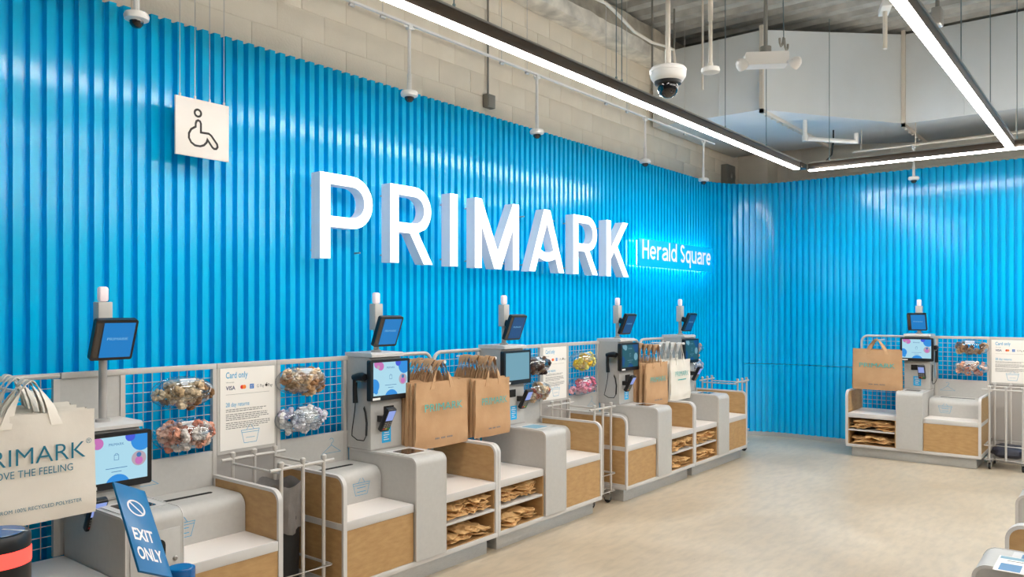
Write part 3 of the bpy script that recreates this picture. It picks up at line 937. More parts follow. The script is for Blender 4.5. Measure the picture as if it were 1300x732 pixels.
def kiosk(label, loc, rotz, mir, low=False, style='bright', mon='mon', end_round=False, glass='glassdark', hook=True, sticker=True, wood_out=True, scanner=True):
    root = thing('self_checkout', label, 'checkout', loc, rotz, 'self-service checkouts')
    k = Kit(root, mir)
    P = k.part
    P('plinth', G().box(.05, 1.31, .06, .6, 0, .112, b=.002), 'steel')
    P('base_board', G().box(0, WID, 0, .62, .113, .145, b=.003), 'edge')
    for nm, xa, xb in (('bag', 0.002, .022), ('basket', 1.338, 1.358)):
        sp = P('side_panel', G().prism(side_poly(.012), 'x', xa, xb), 'wood')
        P('panel_edge', G().ring(side_poly(0), side_poly(.016), 'x', xa - .003, xb + .003), 'edge', sp)
        P('edge_strip', G().box(xa - .003, xb + .003, .012, .61, .455, .492), 'edge', sp)
    # bag bay with two pigeon-holes
    P('bag_shelf', G().box(.026, .54, .012, .62, .488, .5), 'lam')
    P('shelf_front', G().box(.026, .538, .001, .012, .45, .499, b=.002).box(.026, .538, .012, .6, .45, .487), 'edge')
    P('pigeonhole_shelf', G().box(.026, .53, .006, .40, .298, .314, b=.001), 'edge')
    P('pigeonhole_back', G().box(.026, .53, .40, .41, .146, .449), 'wood')
    P('pigeonhole_side', G().box(.524, .538, .004, .40, .146, .449), 'wood')
    P('pigeonhole_side', G().box(.0265, .034, .012, .40, .146, .449), 'wood')
    P('pigeonhole_floor', G().box(.036, .522, .006, .40, .1455, .150), 'wood')
    # basket bay
    P('front_panel', G().box(.812, 1.334, .006, .022, .147, .449), 'wood')
    P('basket_shelf', G().box(.812, 1.334, .012, .62, .488, .5), 'lam')
    P('shelf_front', G().box(.812, 1.334, .001, .012, .45, .499, b=.002).box(.812, 1.334, .023, .6, .45, .487), 'edge')
    hp = [(.30, .501)] + arc(.37, .63, .07, 180, 90, 8) + [(.628, .70), (.628, .501)]
    hop = P('bagging_hopper', G().prism(hp, 'x', .812, 1.333), 'grey')
    P('hopper_slot', G().prism(rrect(.90, 1.24, .46, .49, .012), 'z', .7005, .7025), 'dark', hop)
    cx = k.X(.975)
    g = G(); basket_icon(g, TF(cx, .2985, .545), .135, .075)
    for i in range(2):
        g.stroke([(-.035, .012 + .025 * i), (.035, .012 + .025 * i)], .004, T=TF(cx, .2985, .553))
    k.flat('basket_icon', g, 'icon', hop)
    # pillar
    pp = [(-.016, .146)] + arc(.034, .73, .05, 180, 90, 8) + [(.62, .78), (.62, .146)]
    pil = P('pillar', G().prism(pp, 'x', .545, .805), 'grey')
    pi2 = [(-.018, .146)] + arc(.034, .73, .052, 180, 90, 8) + [(.60, .782), (.60, .77)] + arc(.034, .73, .04, 90, 180, 8) + [(-.006, .146)]
    for xa in (.5405, .8055):
        P('pillar_edge', G().prism(pi2, 'x', xa, xa + .004), 'edge', pil)
    P('scanner_plate', G().prism(rrect(.565, .785, .09, .30, .012), 'z', .7805, .784), 'edge', pil)
    P('scanner_glass', G().prism(rrect(.60, .75, .12, .26, .006), 'z', .7842, .786), glass, pil)
    if low:
        P('pillar_door', G().box(.56, .79, -.021, -.0165, .2, .70, b=.002), 'grey', pil)
        P('lock', G().lathe([(.011, 0), (.011, .006), (.007, .01)], 12, T=Matrix.Translation((.765, -.0215, .56)) @ Matrix.Rotation(pi / 2, 4, 'X')), 'silver', pil)
        P('bag_opening', G().prism(rrect(.64, .72, .53, .66, .03), 'y', -.0225, -.0215), 'dark', pil)
    # tower
    tt = 1.12 if low else 1.385
    ty = .40
    tp = [(ty, .783)] + arc(ty + .03, tt - .03, .03, 180, 90, 6) + [(.66, tt), (.66, .783)]
    tow = P('tower', G().prism(tp, 'x', .54, .81), 'grey')
    P('tower_cap', G().prism([(ty - .02, tt + .001), (ty - .02, tt + .018), (ty - .005, tt + .028), (.65, tt + .028), (.65, tt + .001)], 'x', .535, .815), 'edge', tow)
    P('tower_base', G().box(.536, .814, ty - .006, .655, .7825, .79), 'greyd', tow)
    # touch screen
    sz = tt - .145
    scr = P('touch_screen', G().prism(rrect(.675 - .172, .675 + .172, sz - .135, sz + .13, .012), 'y', ty - .042, ty - .004).box(.59, .76, ty - .012, ty + .001, sz - .08, sz + .08), 'black', tow)
    cxs = k.X(.675)
    touch_display(k, scr, .30, .215, TF(cxs, ty - .0425, sz + .006), style)
    g = G().rect(cxs - .155, cxs - .105, sz - .127, sz - .113, T=None)
    g = G().rect(-.155, -.09, -.129, -.114, T=TF(cxs, ty - .0426, sz))
    k.flat('asset_tag', g, 'white', scr)
    if not low:
        P('receipt_slot', G().prism(rrect(.61, .70, 1.0, 1.06, .005), 'y', ty - .0022, ty - .0005), 'dark', tow)
    # card terminal on a bracket, on the basket side
    tz = .745 if low else .985
    tx = .735 if not low else .565
    Tm = Matrix.Translation((tx, ty - .075, tz)) @ Matrix.Rotation(radians(28), 4, 'X') @ Matrix.Rotation(radians(0), 4, 'Z')
    ter = P('card_terminal', G().add(*box_geo(-.038, .038, -.018, .018, -.085, .085, .008), 0, Tm), 'black', tow)
    P('bracket', G().box(tx - .02, tx + .02, ty - .06, ty + .001, tz - .02, tz + .02), 'black', ter)
    Tt = Matrix.Translation((k.X(tx), ty - .075, tz)) @ Matrix.Rotation(radians(28), 4, 'X') @ TF(0, -.0185, 0)
    k.flat('terminal_screen', G().rect(-.03, .03, .0, .075, T=Tt), 'termscr', ter)
    g = G()
    for r in range(4):
        for c in range(3):
            g.rect(-.028 + c * .02, -.012 + c * .02, -.022 - r * .015, -.012 - r * .015, T=Tt, mi=(1 + c) if r == 3 else 0)
    k.flat('keypad', g, ['galv', 'keyred', 'keyyellow', 'keygreen'], ter)
    if sticker and not low:
        sx = k.X(.675)
        st = k.flat('sticker', G().rect(-.04, .04, -.055, .055, T=TF(sx, ty - .0012, .875)), 'sticker', tow)
        g = G()
        for i, (a, b) in enumerate(((-.025, .02), (-.028, .026), (-.02, .022), (-.026, .025), (-.022, .01), (-.024, .022))):
            g.stroke([(a, .04 - i * .015), (b, .04 - i * .015)], .005, T=TF(sx, ty - .0016, .875))
        k.flat('sticker_print', g, 'white', st)
    # pole with status lamp and monitor
    px, py = .675, .50
    tcap = tt + .028
    pole = P('pole', G().tube([(px, py, tcap), (px, py, 1.60)], .019, 12).lathe([(.035, 0), (.033, .012), (.02, .016)], 16, T=Matrix.Translation((px, py, tcap))), 'greyd', tow)
    P('lamp_housing', G().box(px - .034, px + .034, py - .03, py + .03, 1.56, 1.735, b=.004), 'grey', pole)
    P('status_lamp', G().box(px - .023, px + .023, py - .02, py + .02, 1.7355, 1.81, b=.012), 'lamp', pole)
    Tm = Matrix.Translation((px, py - .11, 1.555)) @ Matrix.Rotation(radians(22), 4, 'X')
    mo = P('monitor', G().prism(rrect(-.10, .10, -.105, .105, .012), 'y', -.014, .014, T=Tm).box(-.03, .03, .012, .085, -.02, .03, T=Tm), 'black', tow)
    Tm = Matrix.Translation((k.X(px), py - .11, 1.555)) @ Matrix.Rotation(radians(22), 4, 'X') @ TF(0, -.0145, 0)
    k.flat('display', G().rect(-.06, .088, -.09, .09, T=Tm), mon, mo)
    g = G().text('PRIMARK', .02, .014, 0, T=Tm, w=.0006, width=.10)
    k.flat('screen_lettering', g, 'montxt', mo)
    k.flat('camera_strip', G().rect(-.092, -.068, -.09, .09, T=Tm), 'glassdark', mo)
    # back frame, grids and panels
    BY = .64
    zr = 1.375
    g = G()
    r = .075
    pts = [(.012, BY, .5), (.012, BY, zr - r)] + [(x, BY, z) for x, z in arc(.012 + r, zr - r, r, 180, 90, 6)] + [(.53, BY, zr)]
    g.tube(pts, .014, 8)
    fr = P('back_frame', g, 'frame')
    if end_round:
        pts = [(.82, BY, zr)] + [(x, BY, z) for x, z in arc(WID - .012 - r, zr - r, r, 90, 0, 6)] + [(WID - .012, BY, .15)]
        P('back_frame', G().tube(pts, .014, 8), 'frame')
    else:
        P('back_frame', G().box(.535, WID, BY - .014, BY + .014, zr - .016, zr + .014, b=.003).box(WID - .024, WID, BY - .014, BY + .014, .13, zr - .016), 'frame')
    P('back_frame', G().box(.50, .53, BY - .012, BY + .012, .5, zr - .016).box(.82, .845, BY - .012, BY + .012, .7, zr - .016), 'frame')
    P('wire_grid', grid_geo(.03, .50, .5, zr - .01, BY), 'wire')
    P('wire_grid', grid_geo(.845, WID - .022, .895, zr - .014, BY), 'wire')
    if low:
        P('back_panel', G().box(.53, .82, BY - .006, BY + .012, .5, zr - .017), 'grey')
    bp = P('back_panel', G().box(.80, WID - .022, BY - .01, BY + .012, .13, .895, b=.002), 'grey')
    # hanger icon
    T = TF(k.X(.945), BY - .0115, .765)
    g = G()
    g.stroke([(-.075, 0), (.075, 0), (0, .05)], .003, T=T, closed=True)
    g.stroke([(0, .05), (0, .062)] + arc(0, .078, .016, -90, 150, 8), .003, T=T)
    k.flat('hanger_icon', g, 'icon', bp)
    if hook:
        hx = .27
        P('bag_hook', G().tube([(hx, .64, 1.335), (hx, .27, 1.335)], .007, 8).lathe([(.012, 0), (.012, .02)], 10, T=Matrix.Translation((hx, .27, 1.335)) @ Matrix.Rotation(pi / 2, 4, 'X')), 'white')
    root['mir'] = 1 if mir else 0
    return root, k

_bg = {}
def box_geo(x0, x1, y0, y1, z0, z1, b):
    g = G().box(x0, x1, y0, y1, z0, z1, b=b)
    return g.v, g.f

FY = 3.46
X0 = {'A': 1.08, 'B': 2.84, 'C': 4.205, 'D': 5.965, 'E': 7.33}
UP = 'grey self-checkout '
KA = kiosk('low grey self-checkout at the left edge with the screen below a tall pole', (X0['A'], FY, 0), 0, False, low=True)
KB = kiosk(UP + 'with a bright screen, right of the black waste bin', (X0['B'], FY, 0), 0, True)
KC = kiosk(UP + 'with a blank pale screen, in the middle of the left row', (X0['C'], FY, 0), 0, False, style='dim', mon='mondark', glass='scrdim')
KD = kiosk(UP + 'with yellow and pink scrunchie pods on its left grid', (X0['D'], FY, 0), 0, True, style='dark', mon='mondark')
KE = kiosk(UP + 'at the far end of the left row with a white bag on it', (X0['E'], FY, 0), 0, False, style='dark', mon='mondark', end_round=True)
KF = kiosk(UP + 'standing alone against the far back wall', (9.51, 2.61, 0), -pi / 2, False)
KH = kiosk('near self-checkout in the lower right corner, only its pillar top in view', (4.062, 0.44, 0), pi, False, style='dim', hook=False, mon='mondark', glass='signblue')
KI = kiosk('second self-checkout at the right edge behind a rounded wooden side panel', (5.425, 0.44, 0), pi, True, style='dim', hook=False, mon='mondark')

# paper notice lying on the near pillar
t = thing('notice_card', 'pale blue and white card lying on the near pillar in the lower right corner', 'card', (3.30, 0.335, 0.788), radians(180))
obj('card', G().box(-.09, .11, -.05, .05, 0, .0015), 'poster', t)
g = G().rect(-.085, -.05, -.045, .045, 0, TT(0, 0, .0019)).rect(0.01, .10, -.035, .03, 1, TT(0, 0, .0019)).stroke([(-.03, -.02), (-.03, .03)], .006, 2, TT(0, 0, .002))
obj('card_print', g, ['scrdim', 'signblue', 'inkblack'], t)

# handheld scanners on the tower side
def scanner(label, kio, dangling=True):
    root, k = kio
    Mw = Matrix.Translation(root.location) @ Matrix.Rotation(root.rotation_euler.z, 4, 'Z')
    sg = -1 if k.mir else 1
    bx = k.X(.81)
    L = Mw @ Vector((bx, .47, 1.18))
    t = thing('barcode_scanner', label, 'scanner', L, root.rotation_euler.z, 'handheld barcode scanners')
    T = Matrix.Diagonal((sg, 1, 1, 1))
    def P(n, g, m, par=None): return obj(n, g, m, par or t, T=T)
    P('bracket', G().box(0.001, .05, -.03, .05, .045, .053).box(.0005, .004, -.04, .06, .0, .07), 'silver')
    P('scanner_head', G().tube([(.045, .045, .075), (.045, .0, .082), (.045, -.04, .084), (.045, -.065, .08)], [.02, .026, .028, .024], 12), 'black')
    P('handle', G().tube([(.045, .03, .065), (.045, .034, .0), (.045, .028, -.09)], [.017, .015, .018], 10), 'black')
    pts = [(.045, .028, -.09), (.048, .03, -.14), (.05, .04, -.2), (.045, .06, -.27), (.03, .08, -.31), (.02, .04, -.335), (.015, -.02, -.335), (.012, -.04, -.30), (.012, -.045, -.22), (.013, -.035, -.15), (.012, -.02, -.12), (.004, -.015, -.115)]
    P('cable', G().tube(pts, .0035, 6).tube([(.014, -.042, -.30), (.014, -.047, -.22), (.015, -.036, -.15), (.014, -.022, -.122)], .007, 8), 'rubber')
    return t
scanner('black handheld scanner with a coiled lead right of the black waste bin', KB)
scanner('black handheld scanner with a dangling lead right of the yellow scrunchie pod', KD)
scanner('black handheld scanner on the lone checkout at the back wall', KF)

# ---------------------------------------------------------------- notice panels between the checkouts
def notice(label, x, y, rotz, w, faint=False):
    t = thing('notice_board', label, 'notice', (x, y, 0), rotz, 'card payment notice panels')
    zr = 1.375
    obj('frame', G().box(0.001, w - .001, -.014, .014, zr - .016, zr + .014, b=.003).box(.001, .016, -.013, .013, .885, zr - .016).box(w - .016, w - .001, -.013, .013, .885, zr - .016).box(.001, w - .001, -.013, .013, .865, .885), 'frame', t)
    obj('lower_panel', G().box(.002, w - .002, -.004, .012, .0, .864), 'greyd', t)
    po = obj('poster', G().box(.017, w - .017, -.016, -.004, .886, zr - .017), 'poster', t)
    T = TF(w / 2, -.0165, 0)
    k = (w - .034) / 2
    g = G()
    g.text('Card only', .05, -k * .8, 1.30, 0, T, 'l', width=k * .78, bold=.012)
    g.text('28 day returns', .034, -k * .8, 1.135, 0, T, 'l', width=k * .84, bold=.006)
    basket_icon(g, T @ Matrix.Translation((k * .08, .915, 0)), .12, .075, .0028)
    g.stroke([(k * .08 - .03, .945), (k * .08 + .03, .945)], .0025, 0, T)
    g.text('We accept', .012, -k * .8, 1.272, 1, T, 'l', w=.0003)
    zz = 1.232
    g.text('VISA', .032, -k * .8, zz, 2, T, 'l', width=.06, bold=.02, w=.0003)
    g.disc(-k * .22, zz + .012, .012, 16, 3, T, w=.0003)
    g.disc(-k * .22 + .014, zz + .012, .012, 16, 4, T, w=.0005)
    g.rect(k * .06, k * .06 + .027, zz - .002, zz + .026, 5, T, w=.0003)
    g.text('AM', .012, k * .06 + .0135, zz + .013, 6, T, w=.0006)
    g.text('EX', .012, k * .06 + .0135, zz + .002, 6, T, w=.0006)
    g.text('G Pay', .026, k * .32, zz + .002, 1, T, 'l', width=.05, w=.0003)
    g.disc(k * .68, zz + .012, .0085, 16, 7, T, w=.0003)
    g.disc(k * .68 + .004, zz + .024, .003, 8, 7, T, w=.0003)
    g.text('Pay', .026, k * .74, zz + .002, 7, T, 'l', width=.032, w=.0003)
    g.stroke([(-k * .8, 1.205), (k * .8, 1.205)], .0015, 1, T)
    rnd = random.Random(3)
    z = 1.115
    for pn in (2, 4, 4):
        for i in range(pn):
            x = -k * .8
            end = k * (.78 if i < pn - 1 else .55) + rnd.uniform(-.03, .01)
            while x < end:
                l = rnd.uniform(.008, .026)
                g.rect(x, min(x + l, end), z, z + .0042, 1, T, w=.0003)
                x += l + .004
            z -= .0105
        z -= .007
    obj('poster_print', g, ['icon', 'textgrey', 'navyprint', 'red', 'orange', 'cardblue', 'white', 'inkblack'], po)
    return t
notice('card only notice panel nearest the left, between beige and tan scrunchie pods', 2.442, FY + .64, 0, .396)
notice('card only notice panel behind the dark brown scrunchie pod', 5.567, FY + .64, 0, .396)
notice('card only notice panel at the right edge of the back wall', 10.15, 1.248, -pi / 2, .40)

# ---------------------------------------------------------------- scrunchie pods
def scr_mesh(seed, amp=.006, R=.027, r=.016):
    rnd = random.Random(seed)
    n, m = 22, 8
    vs = []; fs = []
    ph = rnd.uniform(0, 6)
    for i in range(n):
        a = 2 * pi * i / n
        rr = r * (1 + .35 * sin(9 * a + ph) * (1 if i % 2 else .3)) + rnd.uniform(-amp, amp) * .4
        cz = rnd.uniform(-amp, amp)
        for j in range(m):
            b = 2 * pi * j / m
            q = rr + rnd.uniform(-amp, amp) * .35
            vs.append(((R + q * cos(b)) * cos(a), (R + q * cos(b)) * sin(a), cz + q * sin(b) * 1.1))
    for i in range(n):
        for j in range(m):
            fs.append((i * m + j, ((i + 1) % n) * m + j, ((i + 1) % n) * m + (j + 1) % m, i * m + (j + 1) % m))
    return vs, fs
_scr = {}
def scr_data(key, cols):
    if key not in _scr:
        L = []
        for i, c in enumerate(cols):
            mn = 'scr_%s_%d' % (key, i)
            M[mn] = mat('scrunchie_fabric_' + key + '_' + 'abcd'[i], c, 0.8, spec=.2, var=.18, scale=60, bump=.4, bscale=90)
            vs, fs = scr_mesh(hash(key) % 1000 * 0 + sum(map(ord, key)) + i)
            o = obj('scrunchie', G().add(vs, fs), mn)
            me = o.data
            bpy.data.objects.remove(o)
            L.append(me)
        _scr[key] = L
    return _scr[key]
def pod(key, cols, what, label, kio, lx, lz, n=34, w=.35, h=.17, d=.13):
    root, k = kio
    rz = root.rotation_euler.z
    Mw = Matrix.Translation(root.location) @ Matrix.Rotation(rz, 4, 'Z')
    L = Mw @ Vector((k.X(lx), .622, lz))
    t = thing('scrunchie_pod', label, 'container', L, rz, 'clear scrunchie pods')
    # shell: pointed oval dome open towards the top
    nu, nv = 28, 8
    vs = []; fs = []
    for i in range(nv + 1):
        b = pi / 2 * i / nv
        for j in range(nu):
            a = 2 * pi * j / nu
            x = cos(a); z = sin(a)
            x = math.copysign(abs(x) ** .9, x)
            rr = cos(b)
            vs.append((x * w / 2 * rr, -d * sin(b) ** .85 if b > 0 else 0, z * h / 2 * rr))
    for i in range(nv):
        for j in range(nu):
            fs.append((i * nu + j, i * nu + (j + 1) % nu, (i + 1) * nu + (j + 1) % nu, (i + 1) * nu + j))
    obj('shell', G().add(vs, fs), 'pod', t)
    rim = [(math.copysign(abs(cos(2 * pi * j / 32)) ** .9, cos(2 * pi * j / 32)) * w / 2, -.002, sin(2 * pi * j / 32) * h / 2) for j in range(32)]
    obj('rim', G().tube(rim, .003, 5, closed=True), 'pod', t)
    op = [(cos(2 * pi * j / 24) * w * .33, -d * (.72 - .12 * sin(2 * pi * j / 24)) - .012, h * .12 + sin(2 * pi * j / 24) * h * .26) for j in range(24)]
    obj('opening_rim', G().tube(op, .003, 5, closed=True), 'pod', t)
    gT = Matrix.Translation((0.0, -d * .62, h * .36)) @ Matrix.Rotation(radians(-38), 4, 'X') @ TF(0, 0, 0)
    obj('label_card', G().rect(-.045, .045, -.02, .02, T=gT).rect(-.045, .045, -.02, .02, T=gT @ Matrix.Translation((0, 0, -.001))), 'white', t)
    mes = scr_data(key, cols)
    rnd = random.Random(sum(map(ord, key)))
    pts = []
    tries = 0
    while len(pts) < n and tries < 4000:
        tries += 1
        u = Vector((rnd.uniform(-1, 1), -rnd.uniform(.15, 1), rnd.uniform(-1, .6)))
        if (abs(u.x) ** 2 + u.y ** 2 + u.z ** 2) > .86: continue
        p = Vector((u.x * w / 2 * .98, u.y * d * .98, u.z * h / 2 * .98))
        if all((p - q).length > .026 for q in pts): pts.append(p)
    for i, p in enumerate(pts):
        o = inst('scrunchie', mes[i % len(mes)], None, Mw.to_3x3() @ p + L, (rnd.uniform(0, 6), rnd.uniform(0, 6), rnd.uniform(0, 6)))
        s_ = rnd.uniform(.78, .92)
        o.scale = (s_,) * 3
        tag(o, what, 'scrunchie', what.replace(' scrunchie ', ' scrunchies '))
    return t
pod('beige', [(214, 192, 160), (196, 170, 134), (226, 208, 180), (150, 116, 84)], 'beige scrunchie in the upper pod left of the first notice', 'clear pod of beige scrunchies, upper one left of the first notice', KA, 1.145, 1.245)
pod('peach', [(222, 160, 136), (232, 190, 170), (214, 206, 200), (196, 130, 110)], 'peach scrunchie in the lower pod left of the first notice', 'clear pod of peach scrunchies, lower one left of the first notice', KA, 1.155, 1.015)
pod('tan', [(206, 172, 132), (186, 148, 108), (224, 200, 168), (170, 128, 92)], 'tan scrunchie in the upper pod right of the first notice', 'clear pod of tan scrunchies, upper one right of the first notice', KB, 1.20, 1.255)
pod('lilac', [(226, 224, 230), (206, 202, 222), (236, 234, 232), (200, 206, 216)], 'white and lilac scrunchie in the lower pod right of the first notice', 'clear pod of white and lilac scrunchies right of the first notice', KB, 1.205, 1.02)
pod('brown', [(62, 44, 38), (84, 58, 48), (48, 36, 34), (110, 84, 70)], 'dark brown scrunchie in the pod beside the blank screen', 'clear pod of dark brown scrunchies beside the blank pale screen', KC, 1.225, 1.21, n=22)
pod('cream', [(226, 196, 160), (206, 168, 128), (236, 216, 190), (176, 90, 70)], 'cream scrunchie in the pod below the dark brown scrunchies', 'clear pod of cream scrunchies below the dark brown ones', KC, 1.235, .99, n=22)
pod('yellow', [(246, 216, 96), (240, 200, 70), (250, 228, 130), (232, 190, 60)], 'yellow scrunchie in the upper pod of the middle grid', 'clear pod of yellow scrunchies above the pink ones', KD, 1.15, 1.215, w=.38, n=22)
pod('pink', [(244, 150, 172), (236, 120, 150), (248, 180, 196), (230, 130, 160)], 'pink scrunchie in the pod below the yellow scrunchies', 'clear pod of pink scrunchies below the yellow ones', KD, 1.155, .98, w=.40, h=.18, n=22)
pod('rosebeige', [(214, 186, 164), (196, 160, 140), (228, 206, 190), (180, 150, 130)], 'rose beige scrunchie in the upper pod at the far end of the left row', 'clear pod of rose beige scrunchies at the far end of the left row', KE, 1.20, 1.235, n=18)
pod('grey', [(214, 216, 224), (196, 200, 214), (230, 230, 232), (180, 188, 206)], 'pale grey scrunchie in the lower pod at the far end of the left row', 'clear pod of pale grey scrunchies at the far end of the left row', KE, 1.20, 1.03, n=18)
pod('umber', [(176, 142, 110), (150, 114, 84), (206, 180, 150), (126, 96, 74)], 'umber scrunchie in the upper pod on the back wall checkout', 'clear pod of umber scrunchies, upper one at the back wall', KF, 1.18, 1.265, n=18)
pod('salmon', [(228, 178, 154), (214, 150, 130), (236, 204, 186), (222, 200, 190)], 'salmon scrunchie in the lower pod on the back wall checkout', 'clear pod of salmon scrunchies, lower one at the back wall', KF, 1.18, 1.04, n=18)

# ---------------------------------------------------------------- carrier bags on the hooks
def bag_mesh(w, h, th, seed, mat_):
    rnd = random.Random(seed)
    nx, nz = 12, 10
    sd = Vector((seed * 3.7, 1.3, 0))
    vs = []; fs = []
    ring = []
    for iz in range(nz + 1):
        v = iz / nz
        z = v * h
        t = th * (1 - .55 * v) * min(1, .35 + v * 5)
        row = []
        for ix in range(nx + 1):
            u = ix / nx
            x = (u - .5) * w * (1 - .03 * v)
            nb = noise.noise(Vector((u * 3, v * 3, 0)) + sd) * .009 + noise.noise(Vector((u * 9, v * 8, 5)) + sd) * .003
            zz = z + (noise.noise(Vector((u * 4, 9, 0)) + sd) * .006 if iz == nz else 0)
            row.append((x, -t / 2 - abs(sin(pi * u)) * .004 + nb, zz))
        for ix in range(nx, -1, -1):
            u = ix / nx
            x = (u - .5) * w * (1 - .03 * v)
            nb = noise.noise(Vector((u * 3, v * 3, 7)) + sd) * .006
            row.append((x, t / 2 + nb, z))
        ring.append(row)
    m = len(ring[0])
    for r in ring: vs += r
    for i in range(nz):
        for j in range(m):
            k2 = (j + 1) % m
            fs.append((i * m + j, i * m + k2, (i + 1) * m + k2, (i + 1) * m + j))
    fs.append(tuple(range(m))[::-1])
    o = obj('bag_body', G().add(vs, fs), mat_)
    me = o.data
    bpy.data.objects.remove(o)
    return me
def handle_geo(w, h, rise, side, wd, top_x=0.0, th=.004, seed=0):
    """flat strap loop from the bag top up to the hook"""
    rnd = random.Random(seed)
    a = w * .19
    pts = []
    for i in range(13):
        t = i / 12
        x = -a + 2 * a * t
        z = h - .05 + (rise + .05) * min(1, sin(pi * t) ** .6 * 1.0)
        x = x * (1 - .45 * sin(pi * t)) + top_x * sin(pi * t)
        pts.append((x, side * .012 * (1 - sin(pi * t)), z))
    vs = []; fs = []
    for i, p in enumerate(pts):
        q = Vector(pts[min(i + 1, 12)]) - Vector(pts[max(i - 1, 0)])
        q.normalize()
        n = Vector((-q.z, 0, q.x))
        if i in (0, 12): n = Vector((1 if i == 0 else 1, 0, 0)) * (-1)
        n = Vector((-abs(q.z) if q.z >= 0 else -abs(q.z), 0, 0)) + Vector((0, 0, q.x if q.z >= 0 else q.x)) * 1.0
        # ribbon lies in the y direction at the top and in the x direction at the ends
        f = sin(pi * i / 12)
        wv = Vector((1 - f, 0, 0)) * wd / 2 + Vector((0, 1, 0)) * wd / 2 * f
        tv = Vector((0, 1, 0)) * th / 2 * (1 - f) + Vector((0, 0, 1)) * th / 2 * f
        P = Vector(p)
        vs += [tuple(P - wv - tv), tuple(P + wv - tv), tuple(P + wv + tv), tuple(P - wv + tv)]
    for i in range(12):
        for j in range(4):
            fs.append((i * 4 + j, i * 4 + (j + 1) % 4, i * 4 + 4 + (j + 1) % 4, i * 4 + 4 + j))
    fs += [(3, 2, 1, 0), (48, 49, 50, 51)]
    return G().add(vs, fs)
_bags = {}
ORD = ['first', 'second', 'third', 'fourth', 'fifth', 'sixth', 'seventh', 'eighth', 'ninth', 'tenth']
def bag_stack(kio, kind, n, w, h, z0, yfront, ystep, lx, front_label, other_label, group, hookz=1.335, jitter=.012, wd=.042, rz=0.0, print_=True, dxstep=0.0):
    root, k = kio
    rzz = root.rotation_euler.z
    Mw = Matrix.Translation(root.location) @ Matrix.Rotation(rzz, 4, 'Z')
    mat_ = {'kraft': 'kraft', 'white': 'whitebag'}[kind]
    rnd = random.Random(int(w * 1000) + n)
    key = (kind, w, h)
    if key not in _bags:
        hm = []
        for sd in (-1, 1):
            o = obj('handle', handle_geo(w, h, hookz - z0 - h + .012, sd, wd), mat_)
            hm.append(o.data); bpy.data.objects.remove(o)
        _bags[key] = ([bag_mesh(w, h, .03, s_, mat_) for s_ in range(3)], hm)
    bodies, hm = _bags[key]
    for i in range(n):
        j = 0 if i == 0 else 1
        L = Mw @ Vector((k.X(lx) + j * rnd.uniform(-jitter, jitter) + i * dxstep, yfront + i * ystep, z0 + j * rnd.uniform(-.008, .008)))
        a = rzz + rz + j * rnd.uniform(-.03, .03)
        nm = 'paper_carrier_bag' if kind == 'kraft' else 'white_carrier_bag'
        t = thing(nm, front_label if i == 0 else ORD[i] + ' ' + other_label, 'bag', L, a, group)
        inst('bag_body', bodies[i % 3], t)
        for q in range(2):
            inst('handle', hm[q], t, (rnd.uniform(-.006, .006), 0, 0))
        if i == 0 and print_:
            print_(t, w, h)
def kraft_print(t, w, h):
    T = TF(0, -.026, 0)
    g = G().text('PRIMARK', .075, 0, h * .56, T=T, width=w * .72, bold=-.002)
    obj('lettering', g, 'aqua', t)
    g = G()
    for i in range(12):
        if i not in (3, 7): g.rect(-w * .17 + i * w * .028, -w * .17 + i * w * .028 + w * .022, h * .13, h * .13 + .011, T=T)
    obj('small_print', g, 'textgrey', t)
def white_print(t, w, h):
    T = TF(0, -.0265, 0)
    g = G().text('PRIMARK', .098, 0, h * .555, T=T, width=w * .80, bold=-.006)
    obj('lettering', g, 'teal', t)
    obj('slogan_print', G().text('LOVE THE FEELING', .042, 0, h * .445, T=T, width=w * .60), 'teal', t)
    obj('small_print', G().text('MADE FROM 100% RECYCLED POLYESTER', .021, 0, h * .135, T=T, width=w * .74), 'teal', t)
    obj('trademark_print', G().text('®', .03, w * .425, h * .68, T=T), 'teal', t)
def white_print2(t, w, h):
    T = TF(0, -.026, 0)
    g = G().text('PRIMARK', .075, 0, h * .6, T=T, width=w * .66, bold=-.004)
    obj('lettering', g, 'aqua', t)
    obj('small_print', G().rect(-w * .2, w * .2, h * .5, h * .5 + .010, T=T), 'aqua', t)

bag_stack(KA, 'white', 6, .50, .44, .835, .02, .06, .18, 'large white printed carrier bag in front at the left edge', 'white carrier bag from the front in the stack at the left edge', 'white bags at the left edge', hookz=1.40, wd=.045, print_=white_print, dxstep=.004)
bag_stack(KB, 'kraft', 9, .52, .45, .755, .275, .037, .28, 'large brown paper carrier bag with aqua print right of the bright screen', 'brown carrier bag from the front in the stack right of the bright screen', 'brown bags right of the bright screen', print_=kraft_print)
bag_stack(KC, 'kraft', 9, .40, .42, .765, .255, .038, .235, 'narrow brown paper carrier bag with aqua print left of the blank screen', 'narrow brown bag from the front in the stack left of the blank screen', 'brown bags left of the blank screen', print_=kraft_print)
bag_stack(KD, 'kraft', 6, .46, .43, .735, .27, .055, .31, 'brown paper carrier bag with aqua print beside the white paper bag', 'brown bag from the front in the stack beside the white bag', 'brown bags beside the white bag', print_=kraft_print)
bag_stack(KE, 'white', 4, .46, .42, .745, .28, .07, .225, 'white carrier bag with faint print at the far end of the left row', 'white bag from the front in the stack at the far left row end', 'white bags at the far end of the left row', print_=white_print2)
bag_stack(KF, 'kraft', 3, .53, .46, .77, .13, .05, .315, 'large brown paper carrier bag on the lone checkout at the back wall', 'brown bag from the front on the back wall checkout', 'brown bags at the back wall', print_=kraft_print, dxstep=-.014)

